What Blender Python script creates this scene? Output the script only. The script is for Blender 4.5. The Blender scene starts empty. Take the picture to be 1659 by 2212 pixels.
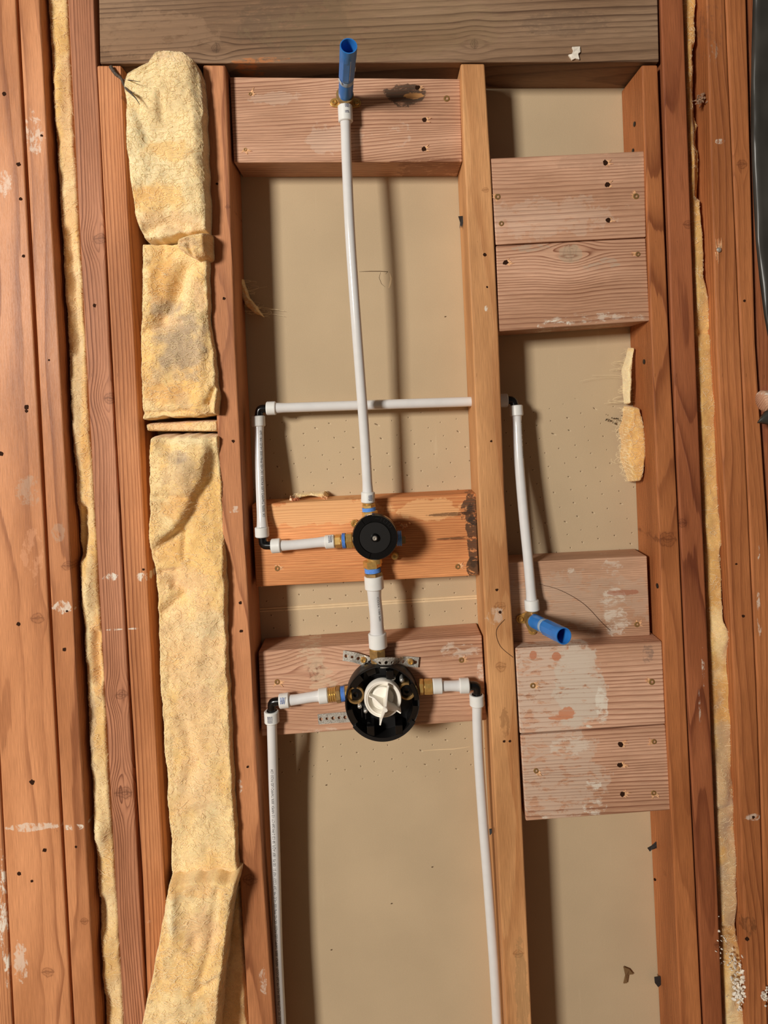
import bpy, bmesh, math, random
from mathutils import Vector, Matrix, noise
random.seed(7)
C = bpy.context.scene.collection
PI = math.pi
# ------------------------------------------------------------------ camera, light, exposure
D = 1.05            # camera to the front plane of the studs (m)
F = 1438.0          # focal length in pixels of the 1659 x 2212 frame
CX, CY = 820.0, 870.0   # where the optical axis meets the frame (the photograph is a crop)
RO = 0.048          # camera roll
cd = bpy.data.cameras.new('camera'); cam = bpy.data.objects.new('camera', cd); C.objects.link(cam)
cd.sensor_fit = 'VERTICAL'; cd.sensor_height = 36.0; cd.lens = F/2212*36.0
cd.shift_y = -(1106-CY)/2212; cd.shift_x = (829.5-CX)/2212
cd.clip_start = 0.01
R_ = Vector((math.cos(RO), 0, -math.sin(RO))); U_ = Vector((math.sin(RO), 0, math.cos(RO))); B_ = Vector((0, -1, 0))
cam.matrix_world = Matrix(((R_.x, U_.x, B_.x, 0), (R_.y, U_.y, B_.y, -D), (R_.z, U_.z, B_.z, 0), (0, 0, 0, 1)))
bpy.context.scene.camera = cam
vs = bpy.context.scene.view_settings
vs.view_transform = 'Standard'; vs.look = 'None'; vs.gamma = 1; vs.use_curve_mapping = False
vs.exposure = 0.0
wd = bpy.data.worlds.new('world'); bpy.context.scene.world = wd; wd.use_nodes = True
wd.node_tree.nodes['Background'].inputs[0].default_value = (1.0, 0.84, 0.70, 1)
wd.node_tree.nodes['Background'].inputs[1].default_value = 0.066
def area_light(name, loc, tgt, sx, sy, power, col):
    l = bpy.data.lights.new(name, 'AREA'); l.shape = 'RECTANGLE'; l.size = sx; l.size_y = sy
    l.energy = power; l.color = col
    o = bpy.data.objects.new(name, l); C.objects.link(o); o.location = loc
    o.rotation_euler = (Vector(tgt)-Vector(loc)).to_track_quat('-Z', 'Y').to_euler()
    return o
area_light('window_light', (-2.45, -3.40, 0.82), (-1.8, 0, 0.2), 0.72, 0.72, 196, (1.0, 0.945, 0.86))

def W(px, py, y=0.0):
    s = F/(D+y); dx = px-CX; dy = py-CY; c = math.cos(RO); n = math.sin(RO)
    return Vector(((dx*c-dy*n)/s, y, (-dx*n-dy*c)/s))
def M_(px, y=0.0): return px*(D+y)/F

def srgb(r, g, b):
    f = lambda v: (v/255/12.92) if v/255 <= 0.04045 else ((v/255+0.055)/1.055)**2.4
    return (f(r), f(g), f(b), 1)

# ------------------------------------------------------------------ object helpers
WL = {}
def tag(o, label=None, cat=None, group=None, kind=None):
    if label: o['label'] = label
    if cat: o['category'] = cat
    if group: o['group'] = group
    if kind: o['kind'] = kind
    return o
def empty(name, loc, label, cat, group=None):
    o = bpy.data.objects.new(name, None); C.objects.link(o); o.location = loc; o.empty_display_size = 0.02
    WL[o.name] = Vector(loc); return tag(o, label, cat, group)
def obj(name, bm, mat, parent=None, origin=None, smooth=None, bevel=None):
    """bm in world coordinates -> one linked mesh object"""
    if parent is not None: org = WL[parent.name]
    elif origin is not None: org = Vector(origin)
    else:
        a = Vector((1e9,)*3); b = -a
        for v in bm.verts:
            for k in range(3): a[k] = min(a[k], v.co[k]); b[k] = max(b[k], v.co[k])
        org = (a+b)/2
    bmesh.ops.translate(bm, verts=bm.verts, vec=-org)
    me = bpy.data.meshes.new(name); bm.to_mesh(me); bm.free()
    o = bpy.data.objects.new(name, me); C.objects.link(o)
    if mat: me.materials.append(mat)
    if parent is not None: o.parent = parent
    else: o.location = org
    WL[o.name] = org
    if smooth: 
        for p in me.polygons: p.use_smooth = True
        if smooth is not True:
            try: me.set_sharp_from_angle(angle=smooth)
            except Exception: pass
    if bevel:
        m = o.modifiers.new('bevel', 'BEVEL'); m.width = bevel; m.segments = 3; m.limit_method = 'ANGLE'; m.angle_limit = 0.7
    return o
def basis(ax):
    a = Vector(ax).normalized(); t = Vector((0, 0, 1)) if abs(a.z) < 0.9 else Vector((1, 0, 0))
    u = a.cross(t).normalized(); v = a.cross(u).normalized()
    return a, u, v
def lathe(bm, org, ax, prof, n=32, a0=0.0, rot=0.0):
    """prof = [(r, t)...] along the axis; r = 0 closes"""
    a, u, v = basis(ax); org = Vector(org); rings = []
    for r, t in prof:
        if r < 1e-7: rings.append([bm.verts.new(org+a*t)])
        else: rings.append([bm.verts.new(org+a*t+(u*math.cos(2*PI*i/n+rot)+v*math.sin(2*PI*i/n+rot))*r) for i in range(n)])
    for A, Bq in zip(rings, rings[1:]):
        for i in range(n):
            j = (i+1) % n
            if len(A) == 1 and len(Bq) == 1: continue
            if len(A) == 1: f = [A[0], Bq[j], Bq[i]]
            elif len(Bq) == 1: f = [A[i], A[j], Bq[0]]
            else: f = [A[i], A[j], Bq[j], Bq[i]]
            try: bm.faces.new(f)
            except ValueError: pass
    bmesh.ops.recalc_face_normals(bm, faces=bm.faces)
def crm(pts, n=8):
    out = []; P = [pts[0]]+list(pts)+[pts[-1]]
    for i in range(1, len(P)-2):
        p0, p1, p2, p3 = [Vector(q) for q in P[i-1:i+3]]
        for k in range(n):
            t = k/n
            out.append(0.5*((2*p1)+(p2-p0)*t+(2*p0-5*p1+4*p2-p3)*t*t+(3*p1-p0-3*p2+p3)*t**3))
    out.append(Vector(P[-2])); return out
def tube(bm, path, rad, n=24, cap=True):
    """rad = number or list"""
    m = len(path); rings = []; prev = None
    for i, p in enumerate(path):
        t = (path[min(i+1, m-1)]-path[max(i-1, 0)]).normalized()
        if prev is None: _, u, v = basis(t)
        else:
            u = (prev-t*prev.dot(t)).normalized(); v = t.cross(u)
        prev = u; r = rad[i] if isinstance(rad, (list, tuple)) else rad
        rings.append([bm.verts.new(p+(u*math.cos(2*PI*k/n)+v*math.sin(2*PI*k/n))*r) for k in range(n)])
    for A, Bq in zip(rings, rings[1:]):
        for k in range(n): bm.faces.new([A[k], A[(k+1) % n], Bq[(k+1) % n], Bq[k]])
    if cap: bm.faces.new(rings[0][::-1]); bm.faces.new(rings[-1])
    bmesh.ops.recalc_face_normals(bm, faces=bm.faces)
def arcshell(bm, c, ax, r0, r1, t0, t1, a0, a1, n=40, taper=0.0):
    """solid arc between radii r0..r1 and axial t0..t1; ax = -Y, angles in the wall plane seen from the front"""
    c = Vector(c); full = abs(a1-a0) >= 2*PI-1e-4; rows = []
    for i in range(n+(0 if full else 1)):
        a = a0+(a1-a0)*i/n; d = Vector((math.cos(a), 0, math.sin(a)))
        rows.append([bm.verts.new(c+d*r+Vector((0, -1, 0))*t) for r, t in ((r0, t0), (r1, t0), (r1-taper, t1), (r0, t1))])
    m = len(rows)
    for i in range(m if full else m-1):
        A = rows[i]; Bq = rows[(i+1) % m]
        for k in range(4): bm.faces.new([A[k], A[(k+1) % 4], Bq[(k+1) % 4], Bq[k]])
    if not full: bm.faces.new(rows[0]); bm.faces.new(rows[-1][::-1])
    bmesh.ops.recalc_face_normals(bm, faces=bm.faces)
def box(bm, a, b):
    a = Vector(a); b = Vector(b); V = [bm.verts.new((x, y, z)) for x in (a.x, b.x) for y in (a.y, b.y) for z in (a.z, b.z)]
    for q in ((0,1,3,2),(4,6,7,5),(0,4,5,1),(2,3,7,6),(0,2,6,4),(1,5,7,3)): bm.faces.new([V[i] for i in q])
    bmesh.ops.recalc_face_normals(bm, faces=bm.faces)
def prism(bm, pts, vec):
    """closed polygon pts (world) extruded by vec"""
    A = [bm.verts.new(p) for p in pts]; Bq = [bm.verts.new(Vector(p)+Vector(vec)) for p in pts]
    bm.faces.new(A); bm.faces.new(Bq[::-1]); n = len(A)
    for i in range(n): bm.faces.new([A[i], Bq[i], Bq[(i+1) % n], A[(i+1) % n]])
    bmesh.ops.recalc_face_normals(bm, faces=bm.faces)

# ------------------------------------------------------------------ materials
class NT:
    def __init__(s, name):
        s.mat = bpy.data.materials.new(name); s.mat.use_nodes = True
        s.n = s.mat.node_tree.nodes; s.l = s.mat.node_tree.links; s.b = s.n['Principled BSDF']
    def put(s, sock, v):
        if isinstance(v, bpy.types.NodeSocket): s.l.new(v, sock)
        else: sock.default_value = v
    def m(s, op, a, b=None, c=None, clamp=False):
        k = s.n.new('ShaderNodeMath'); k.operation = op; k.use_clamp = clamp
        s.put(k.inputs[0], a)
        if b is not None: s.put(k.inputs[1], b)
        if c is not None: s.put(k.inputs[2], c)
        return k.outputs[0]
    def comb(s, x, y, z):
        k = s.n.new('ShaderNodeCombineXYZ'); s.put(k.inputs[0], x); s.put(k.inputs[1], y); s.put(k.inputs[2], z); return k.outputs[0]
    def xyz(s):
        t = s.n.new('ShaderNodeTexCoord'); k = s.n.new('ShaderNodeSeparateXYZ'); s.l.new(t.outputs['Object'], k.inputs[0])
        return k.outputs[0], k.outputs[1], k.outputs[2], t.outputs['Object']
    def noise(s, vec, scale, detail=3, rough=0.5, dist=0.0, out=0):
        k = s.n.new('ShaderNodeTexNoise'); s.put(k.inputs['Vector'], vec); k.inputs['Scale'].default_value = scale
        k.inputs['Detail'].default_value = detail; k.inputs['Roughness'].default_value = rough; k.inputs['Distortion'].default_value = dist
        return k.outputs[out]
    def mr(s, v, a, b, c=0.0, d=1.0, smooth=True):
        k = s.n.new('ShaderNodeMapRange'); k.interpolation_type = 'SMOOTHSTEP' if smooth else 'LINEAR'
        s.put(k.inputs[0], v)
        for i, q in enumerate((a, b, c, d)): s.put(k.inputs[i+1], q)
        return k.outputs[0]
    def mix(s, f, a, b, mode='MIX'):
        k = s.n.new('ShaderNodeMix'); k.data_type = 'RGBA'; k.blend_type = mode
        s.put(k.inputs[0], f); s.put(k.inputs[6], a); s.put(k.inputs[7], b); return k.outputs[2]
    def ramp(s, v, stops):
        k = s.n.new('ShaderNodeValToRGB'); s.put(k.inputs[0], v); e = k.color_ramp.elements
        while len(e) < len(stops): e.new(0.5)
        for q, (p, c) in zip(e, stops): q.position = p; q.color = c if len(c) == 4 else (*c, 1)
        return k.outputs[0]
    def bump(s, h, strength, dist):
        k = s.n.new('ShaderNodeBump'); k.inputs['Strength'].default_value = strength; k.inputs['Distance'].default_value = dist
        s.put(k.inputs['Height'], h); s.l.new(k.outputs[0], s.b.inputs['Normal'])
def plain(name, col, rough=0.5, metal=0.0, spec=0.5, sss=0.0, nz=0.06, nscale=60):
    t = NT(name); x, y, z, v = t.xyz()
    n = t.noise(v, nscale, 3)
    f = t.mr(n, 0.3, 0.7, 1-nz, 1+nz)
    c = t.mix(1.0, col, t.comb(f, f, f), 'MULTIPLY'); t.l.new(c, t.b.inputs['Base Color'])
    t.b.inputs['Roughness'].default_value = rough; t.b.inputs['Metallic'].default_value = metal
    t.b.inputs['Specular IOR Level'].default_value = spec
    if sss:
        t.b.inputs['Subsurface Weight'].default_value = sss; t.b.inputs['Subsurface Radius'].default_value = (1, 0.9, 0.8)
        t.b.inputs['Subsurface Scale'].default_value = 0.004
    return t.mat

def wood(org, axis, light, dark, spacing=3.2, pith=(0.25, 0.12), wav=1.0, contrast=0.75, knots=(), patches=(), seed=0.0,
         rough=0.6, tint=None, spec=0.28, fib=1.0):
    """lumber: growth rings about a wandering pith, knots that push the rings aside, stains given in photo coordinates.
    axis 'z' = upright board, 'x' = lying board.  spacing in mm."""
    t = NT('wood'); X, Y, Z, V = t.xyz()
    A, L = (X, Z) if axis == 'z' else (Z, X)
    def loc(px, py):
        w = W(px, py, org.y) - Vector(org); return (w.x, w.z) if axis == 'z' else (w.z, w.x)
    # wander of the rings
    nv = t.comb(t.m('MULTIPLY', A, 6.0), t.m('MULTIPLY', Y, 6.0), t.m('ADD', t.m('MULTIPLY', L, 1.3), seed*3.17))
    w1 = t.m('MULTIPLY', t.m('SUBTRACT', t.noise(nv, 1.0, 2, 0.5), 0.5), 0.030*wav)
    nv2 = t.comb(t.m('MULTIPLY', A, 14.0), t.m('MULTIPLY', Y, 14.0), t.m('ADD', t.m('MULTIPLY', L, 5.0), seed*1.7+9))
    w2 = t.m('MULTIPLY', t.m('SUBTRACT', t.noise(nv2, 1.0, 2, 0.5), 0.5), 0.006*wav)
    A2 = t.m('ADD', A, t.m('ADD', w1, w2)); kmask = None; kring = None
    for (px, py, rmm) in knots:
        ak, lk = loc(px, py); r = rmm/1000
        dA = t.m('SUBTRACT', A, ak); dL = t.m('SUBTRACT', L, lk)
        e1 = t.m('POWER', t.m('DIVIDE', dL, r*2.6), 2.0)
        e2 = t.m('DIVIDE', t.m('ABSOLUTE', dA), r*3.5)
        E = t.m('EXPONENT', t.m('MULTIPLY', t.m('ADD', e1, e2), -1.0))
        A2 = t.m('SUBTRACT', A2, t.m('MULTIPLY', t.m('MULTIPLY', t.m('TANH', t.m('DIVIDE', dA, r*0.5)), E), r*1.15))
        rr = t.m('SQRT', t.m('ADD', t.m('POWER', t.m('DIVIDE', dA, r), 2.0), t.m('POWER', t.m('DIVIDE', dL, r*0.85), 2.0)))
        rr = t.m('ADD', rr, t.m('MULTIPLY', t.m('SUBTRACT', t.noise(V, 70, 4, 0.6), 0.5), 1.3))
        mk = t.mr(rr, 1.1, 0.75)
        ck = t.m('MULTIPLY', mk, t.mr(t.m('ABSOLUTE', t.m('ADD', dL, t.m('MULTIPLY', t.m('SUBTRACT', t.noise(V, 60, 3), 0.5), r*0.9))), r*0.13, r*0.05))
        rg = t.m('MULTIPLY', mk, t.mr(t.m('FRACT', t.m('MULTIPLY', rr, 2.4)), 0.62, 0.95))
        kmask = mk if kmask is None else t.m('MAXIMUM', kmask, mk)
        kring = t.m('MAXIMUM', rg, ck) if kring is None else t.m('MAXIMUM', kring, t.m('MAXIMUM', rg, ck))
    ra = t.m('SQRT', t.m('ADD', t.m('POWER', t.m('SUBTRACT', A2, pith[0]), 2.0), t.m('POWER', t.m('SUBTRACT', t.m('ADD', Y, w1), pith[1]), 2.0)))
    nv3 = t.comb(t.m('MULTIPLY', A, 120.0), t.m('MULTIPLY', Y, 120.0), t.m('MULTIPLY', L, 9.0))
    ph = t.m('ADD', t.m('DIVIDE', ra, spacing/1000), t.m('MULTIPLY', t.noise(nv3, 1.0, 2), 0.30))
    # uneven ring widths
    ph = t.m('ADD', ph, t.m('MULTIPLY', t.m('SINE', t.m('MULTIPLY', ph, 0.83)), 0.35))
    fr = t.m('FRACT', ph)
    late = t.ramp(fr, [(0.0, (0.15,)*3), (0.06, (0.0,)*3), (0.45, (0.06,)*3), (0.72, (0.42,)*3), (0.90, (1.0,)*3), (0.965, (0.9,)*3), (1.0, (0.15,)*3)])
    cv = t.mr(t.noise(t.comb(t.m('MULTIPLY', A, 22.0), t.m('MULTIPLY', Y, 22.0), t.m('ADD', t.m('MULTIPLY', L, 1.6), seed)), 1.0, 2), 0.3, 0.7, 0.35, 1.0)
    late = t.m('MULTIPLY', late, t.m('MULTIPLY', cv, contrast))
    col = t.mix(late, light, dark)
    # broad tone drift
    tn = t.noise(t.comb(t.m('MULTIPLY', A, 11.0), t.m('MULTIPLY', Y, 11.0), t.m('ADD', t.m('MULTIPLY', L, 2.4), seed*5)), 1.0, 3)
    tf = t.mr(tn, 0.3, 0.72, 0.74, 1.14)
    col = t.mix(1.0, col, t.comb(tf, t.m('POWER', tf, 1.25), t.m('POWER', tf, 1.5)), 'MULTIPLY')
    if tint is not None: col = t.mix(t.mr(t.noise(V, 7.0, 4, 0.6), 0.42, 0.66, 0.0, tint[3]), col, (*tint[:3], 1))
    # fibres
    fv = t.comb(t.m('MULTIPLY', A, 900.0), t.m('MULTIPLY', Y, 900.0), t.m('MULTIPLY', L, 28.0))
    fb = t.noise(fv, 1.0, 3, 0.6)
    ff = t.mr(fb, 0.25, 0.75, 1-0.20*fib, 1+0.16*fib)
    col = t.mix(1.0, col, t.comb(ff, ff, ff), 'MULTIPLY')
    # pits and tiny dark flecks
    pv = t.comb(t.m('MULTIPLY', A, 260.0), t.m('MULTIPLY', Y, 260.0), t.m('MULTIPLY', L, 60.0))
    pt = t.mr(t.noise(pv, 1.0, 2), 0.72, 0.80)
    col = t.mix(t.m('MULTIPLY', pt, 0.5), col, tuple(c*0.45 for c in dark[:3])+(1,))
    if kmask is not None:
        col = t.mix(t.m('MULTIPLY', kmask, 0.22), col, tuple(c*0.8 for c in dark[:3])+(1,))
        col = t.mix(t.m('MULTIPLY', kring, 0.42), col, tuple(c*0.42 for c in dark[:3])+(1,))
    rsock = rough
    for pt_ in patches:
        px, py, rx, ry, pc, st, nz, brk = pt_
        a0, l0 = loc(px, py)
        ra_, rl_ = (rx/1370, ry/1370) if axis == 'z' else (ry/1370, rx/1370)
        q = t.m('SQRT', t.m('ADD', t.m('POWER', t.m('DIVIDE', t.m('SUBTRACT', A, a0), ra_), 2.0), t.m('POWER', t.m('DIVIDE', t.m('SUBTRACT', L, l0), rl_), 2.0)))
        q = t.m('ADD', q, t.m('MULTIPLY', t.m('SUBTRACT', t.noise(V, 34.0 if max(rx, ry) > 40 else 95.0, 9, 0.68), 0.5), nz*3.6))
        mk = t.m('MULTIPLY', t.mr(q, 1.05, 0.92), st)
        if brk:
            th = 0.36+brk*0.55; bn = t.noise(t.comb(t.m('MULTIPLY', X, 70.0 if axis == 'z' else 36.0), t.m('MULTIPLY', Y, 70.0), t.m('MULTIPLY', Z, 36.0 if axis == 'z' else 80.0)), 1.0, 9, 0.74, 0.4)
            mk = t.m('MULTIPLY', mk, t.mr(bn, th-0.03, th+0.06))
        mk = t.m('MULTIPLY', mk, t.mr(late, 0.35, 0.8, 1.0, 0.55))
        col = t.mix(mk, col, pc)
    t.l.new(col, t.b.inputs['Base Color'])
    t.b.inputs['Roughness'].default_value = rough; t.b.inputs['Specular IOR Level'].default_value = spec
    h = t.m('ADD', t.m('MULTIPLY', late, 0.6), t.m('MULTIPLY', fb, 0.5))
    t.bump(h, 0.65, 0.0013)
    return t.mat

# palettes
P_RED = (srgb(208, 143, 98), srgb(124, 66, 38))
P_REDB = (srgb(192, 132, 98), srgb(100, 52, 34))
P_OR = (srgb(202, 136, 90), srgb(124, 64, 36))
P_YEL = (srgb(214, 158, 106), srgb(172, 108, 60))
P_PINK = (srgb(216, 170, 140), srgb(144, 90, 66))
P_ORB = (srgb(240, 168, 110), srgb(190, 98, 54))
P_GREY = (srgb(152, 122, 96), srgb(86, 62, 46))
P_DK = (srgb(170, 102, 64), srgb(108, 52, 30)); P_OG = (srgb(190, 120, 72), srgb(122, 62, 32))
WHITE = srgb(235, 226, 210); GREY = srgb(184, 168, 148); SOOT = srgb(52, 44, 38)

def interp(rows, y, k):
    if y <= rows[0][0]: a, b = rows[0], rows[1]
    elif y >= rows[-1][0]: a, b = rows[-2], rows[-1]
    else:
        for a, b in zip(rows, rows[1:]):
            if a[0] <= y <= b[0]: break
    t = (y-a[0])/(b[0]-a[0]); return a[k]+(b[k]-a[k])*t
def stud(rows, label, y0, y1, top, bot, pal, group=None, bevel=0.0028, name='stud', **kw):
    """upright board; rows = (photo y, left x, right x) of its front face at depth y0"""
    ys = [top]+[r[0] for r in rows if top+40 < r[0] < bot-40]+[bot]
    L = [W(interp(rows, y, 1), y, y0) for y in ys]; R = [W(interp(rows, y, 2), y, y0) for y in ys]
    bm = bmesh.new(); bv = [[bm.verts.new(p), bm.verts.new(q), bm.verts.new(q+Vector((0, y1-y0, 0))), bm.verts.new(p+Vector((0, y1-y0, 0)))] for p, q in zip(L, R)]
    for a, b in zip(bv, bv[1:]):
        for k in range(4): bm.faces.new([a[k], a[(k+1) % 4], b[(k+1) % 4], b[k]])
    bm.faces.new(bv[0]); bm.faces.new(bv[-1][::-1]); bmesh.ops.recalc_face_normals(bm, faces=bm.faces)
    org = W(interp(rows, 1100, 1), 1100, y0)
    mat = wood(org, 'z', pal[0], pal[1], **kw)
    o = obj(name, bm, mat, None, org, bevel=bevel); tag(o, label, 'stud', group); return o
def block(quad, label, y0, y1, pal, bevel=0.002, name='wood_block', cat='wood block', jag=0, **kw):
    q = [W(x, y, y0) for x, y in quad]; bm = bmesh.new()
    prism(bm, q, (0, y1-y0, 0)); org = q[0].copy()
    mat = wood(org, 'x', pal[0], pal[1], **kw)
    o = obj(name, bm, mat, None, org, bevel=bevel); tag(o, label, cat); return o

# small shared materials
M_BRASS = plain('brass', srgb(214, 172, 100), 0.28, 0.60, nz=0.10, nscale=200)
M_BRASSD = plain('dull_brass', srgb(168, 134, 84), 0.36, 0.55, nz=0.15, nscale=200)
M_STEEL = plain('steel', srgb(214, 210, 202), 0.25, 0.7)
M_PEX = plain('white_plastic_pipe', srgb(226, 225, 224), 0.16, 0, 0.5, sss=0.25, nz=0.02)
M_RING = plain('white_ring_plastic', srgb(232, 232, 228), 0.38, 0, 0.45, sss=0.25, nz=0.03)
M_BLK = plain('black_plastic', srgb(15, 14, 14), 0.22, 0, 0.5)
M_BLKM = plain('matte_black_plastic', srgb(22, 21, 21), 0.42, 0, 0.4)
M_BLUE = plain('blue_plastic', srgb(48, 124, 204), 0.32, 0, 0.5, nz=0.08)
M_TAPE = plain('blue_thread_tape', srgb(112, 162, 232), 0.45, 0, 0.4, nz=0.12, nscale=400)
M_HOLE = plain('hole_shadowed_wood', srgb(52, 30, 18), 0.9, 0, 0.1)  # shade inside the holes, put into the colour of shallow dark discs
M_SPL = plain('fresh_splinter', srgb(226, 176, 132), 0.8, 0, 0.1, nz=0.3, nscale=300)
M_WHT = plain('white_plastic', srgb(246, 241, 230), 0.42, 0, 0.4, nz=0.02)
M_INK = plain('printed_ink', srgb(70, 66, 66), 0.6); M_INKB = plain('blue_ink', srgb(52, 96, 170), 0.6); M_INKN = plain('navy_ink', srgb(52, 56, 92), 0.6)
M_SHEET = plain('black_sheet', srgb(58, 56, 52), 0.34, 0, 0.5, nz=0.2, nscale=14)
M_SCRAP = plain('black_paper', srgb(40, 38, 38), 0.6)
M_PLASTER = plain('white_plaster', srgb(238, 230, 216), 0.9, 0, 0.1, nz=0.1, nscale=300)
def galv():
    t = NT('galvanised_steel'); x, y, z, v = t.xyz()
    k = t.n.new('ShaderNodeTexVoronoi'); t.put(k.inputs['Vector'], v); k.inputs['Scale'].default_value = 700
    c = t.ramp(k.outputs[1], [(0, srgb(138, 132, 124)), (1, srgb(222, 218, 208))]); t.l.new(c, t.b.inputs['Base Color'])
    t.b.inputs['Metallic'].default_value = 0.35; t.b.inputs['Roughness'].default_value = 0.40; return t.mat
M_GALV = galv()

# ------------------------------------------------------------------ setting
def drywall_mat():
    t = NT('drywall_paper'); X, Y, Z, V = t.xyz()
    base = srgb(196, 174, 142); n = t.noise(V, 5.0, 4); f = t.mr(n, 0.3, 0.7, 0.94, 1.05)
    fine = t.mr(t.noise(V, 900.0, 2), 0.2, 0.8, 0.95, 1.05); f = t.m('MULTIPLY', f, fine)
    col = t.mix(1.0, base, t.comb(f, f, f), 'MULTIPLY')
    # perforated paper: slanted rows of pin holes in bands
    p = 0.0262; a = 0.22
    u = t.m('DIVIDE', t.m('ADD', t.m('MULTIPLY', X, math.cos(a)), t.m('MULTIPLY', Z, math.sin(a))), p)
    w = t.m('DIVIDE', t.m('ADD', t.m('MULTIPLY', X, -math.sin(a)), t.m('MULTIPLY', Z, math.cos(a))), p*0.92)
    ju = t.m('MULTIPLY', t.m('SUBTRACT', t.noise(V, 30.0, 1), 0.5), 0.9)
    fu = t.m('SUBTRACT', t.m('FRACT', t.m('ADD', u, ju)), 0.5); fw = t.m('SUBTRACT', t.m('FRACT', t.m('SUBTRACT', w, ju)), 0.5)
    d = t.m('SQRT', t.m('ADD', t.m('MULTIPLY', fu, fu), t.m('MULTIPLY', fw, fw)))
    band = t.m('MULTIPLY', t.mr(Z, 0.005, -0.035), t.mr(Z, -0.66, -0.62)); 
    hole = t.m('MULTIPLY', t.mr(d, 0.055, 0.030), band)
    d2 = t.m('SQRT', t.m('ADD', t.m('POWER', t.m('SUBTRACT', fu, 0.05), 2.0), t.m('POWER', t.m('ADD', fw, 0.04), 2.0)))
    chip = t.m('MULTIPLY', t.m('MULTIPLY', t.mr(d2, 0.060, 0.03), band), 0.6)
    col = t.mix(chip, col, srgb(226, 206, 172)); col = t.mix(t.m('MULTIPLY', hole, 0.75), col, srgb(92, 72, 50))
    # loose specks
    k = t.n.new('ShaderNodeTexVoronoi'); t.put(k.inputs['Vector'], V); k.inputs['Scale'].default_value = 17.0
    sp = t.mr(k.outputs[0], 0.030, 0.018); sel = t.mr(t.noise(V, 6.0, 0), 0.5, 0.52)
    col = t.mix(t.m('MULTIPLY', t.m('MULTIPLY', sp, sel), 0.8), col, srgb(70, 54, 38))
    # faint scuffs running with the paper
    sc = t.noise(t.comb(t.m('MULTIPLY', X, 60.0), 0.0, t.m('MULTIPLY', Z, 4.0)), 1.0, 4, 0.6)
    col = t.mix(t.m('MULTIPLY', t.mr(sc, 0.66, 0.74), 0.18), col, srgb(222, 204, 172))
    t.l.new(col, t.b.inputs['Base Color']); t.b.inputs['Roughness'].default_value = 0.85; t.b.inputs['Specular IOR Level'].default_value = 0.15
    t.bump(t.m('ADD', t.m('MULTIPLY', hole, -1.0), t.m('MULTIPLY', t.noise(V, 300.0, 3), 0.25)), 0.4, 0.0012)
    return t.mat
YB = 0.089
bm = bmesh.new(); box(bm, (-1.35, YB, -1.30), (1.35, YB+0.013, 1.05))
o = obj('wall_back', bm, drywall_mat(), None, (0, YB, 0)); tag(o, 'tan paper back of drywall behind the open studs', None, kind='structure')
bm = bmesh.new(); box(bm, (-2.6, -3.0, -1.36), (1.6, 0.10, -1.30))
o = obj('floor', bm, plain('subfloor', srgb(150, 118, 84), 0.8, nz=0.15, nscale=8)); tag(o, kind='structure')
FB = 2800   # photo y far below the frame where the studs meet the floor
# V-grooved joint in the drywall: bevelled paper edges and a dark line
M_SEAM = plain('drywall_edge', srgb(226, 200, 160), 0.9, nz=0.05)
bm = bmesh.new(); a = W(552, 1319, YB-0.0012); b = W(1042, 1289, YB-0.0012)
for s in (1, -1):
    prism(bm, [a+Vector((0, 0, 0.0006*s)), b+Vector((0, 0, 0.0006*s)), b+Vector((0, 0, 0.0034*s)), a+Vector((0, 0, 0.0034*s))], (0, 0.003, 0))
o = obj('trim_1', bm, M_SEAM); tag(o, 'pale joint line across the drywall between the two valves', None, kind='structure')

wall = bpy.data.objects['wall_back']
def mark(name, pts, w, mat):
    P = [W(x, y, YB-0.0003) for x, y in pts]; bm = bmesh.new(); n = len(P); up = []; dn = []
    for i, p in enumerate(P):
        d = (P[min(i+1, n-1)]-P[max(i-1, 0)]).normalized(); q = Vector((-d.z, 0, d.x))*w*(0.3 if i in (0, n-1) else 1); up.append(p+q); dn.append(p-q)
    prism(bm, up+dn[::-1], (0, 0.0006, 0)); obj(name, bm, mat, wall)
M_TEAR = plain('paper_crack', srgb(96, 74, 50), 0.9); 
mark('paper_crack', [(776, 587), (800, 586), (822, 586), (838, 587), (833, 592)], 0.0006, M_TEAR); mark('paper_crack', [(822, 588), (819, 600), (824, 613), (832, 620)], 0.0003, M_TEAR)
mark('paper_chip', [(842, 590), (845, 602), (843, 612), (840, 622)], 0.0016, M_SEAM); mark('paper_scuff', [(914, 1622), (950, 1619), (980, 1618), (1015, 1613)], 0.0006, M_SEAM)
for x, y in ((962, 684), (1060, 1797), (705, 1696), (846, 1952), (716, 2052), (934, 1873)): mark('paper_fleck', [(x-2.2, y+0.6), (x, y), (x+2.2, y-0.8)], 0.0011, M_TEAR)
# ------------------------------------------------------------------ timbers
TOP = -330
S = {}
S['Z'] = stud([(0, -180, -90), (1660, -60, -1), (2212, -30, 27)], 'paint-flecked board in the bottom left corner, outermost at the left edge', 0.0, YB, TOP, FB, P_RED, pith=(0.2, 0.1), seed=1,
    patches=[(12, 2000, 14, 130, WHITE, 0.9, 0.5, 0.25)])
S['A'] = stud([(0, -88, 34), (740, -46, 73), (1480, -9, 114), (2212, 30, 155)], 'widest smooth stud with a round knot low down, left edge of the wall', 0.0, YB, TOP, FB, P_RED, pith=(0.02, 0.16), spacing=7.0, wav=1.4, contrast=0.70, seed=2, rough=0.42,
    knots=[(81, 1336, 11), (104, 2100, 11)], patches=[(60, 1060, 26, 30, GREY, 0.35, 0.6, 0.2), (70, 1787, 60, 9, WHITE, 0.55, 0.7, 0.2), (70, 1200, 24, 50, srgb(232, 170, 130), 0.35, 0.6, 0.2), (10, 395, 14, 26, WHITE, 0.5, 0.7, 0.2), (45, 2080, 14, 40, WHITE, 0.5, 0.6, 0.2)])
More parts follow.
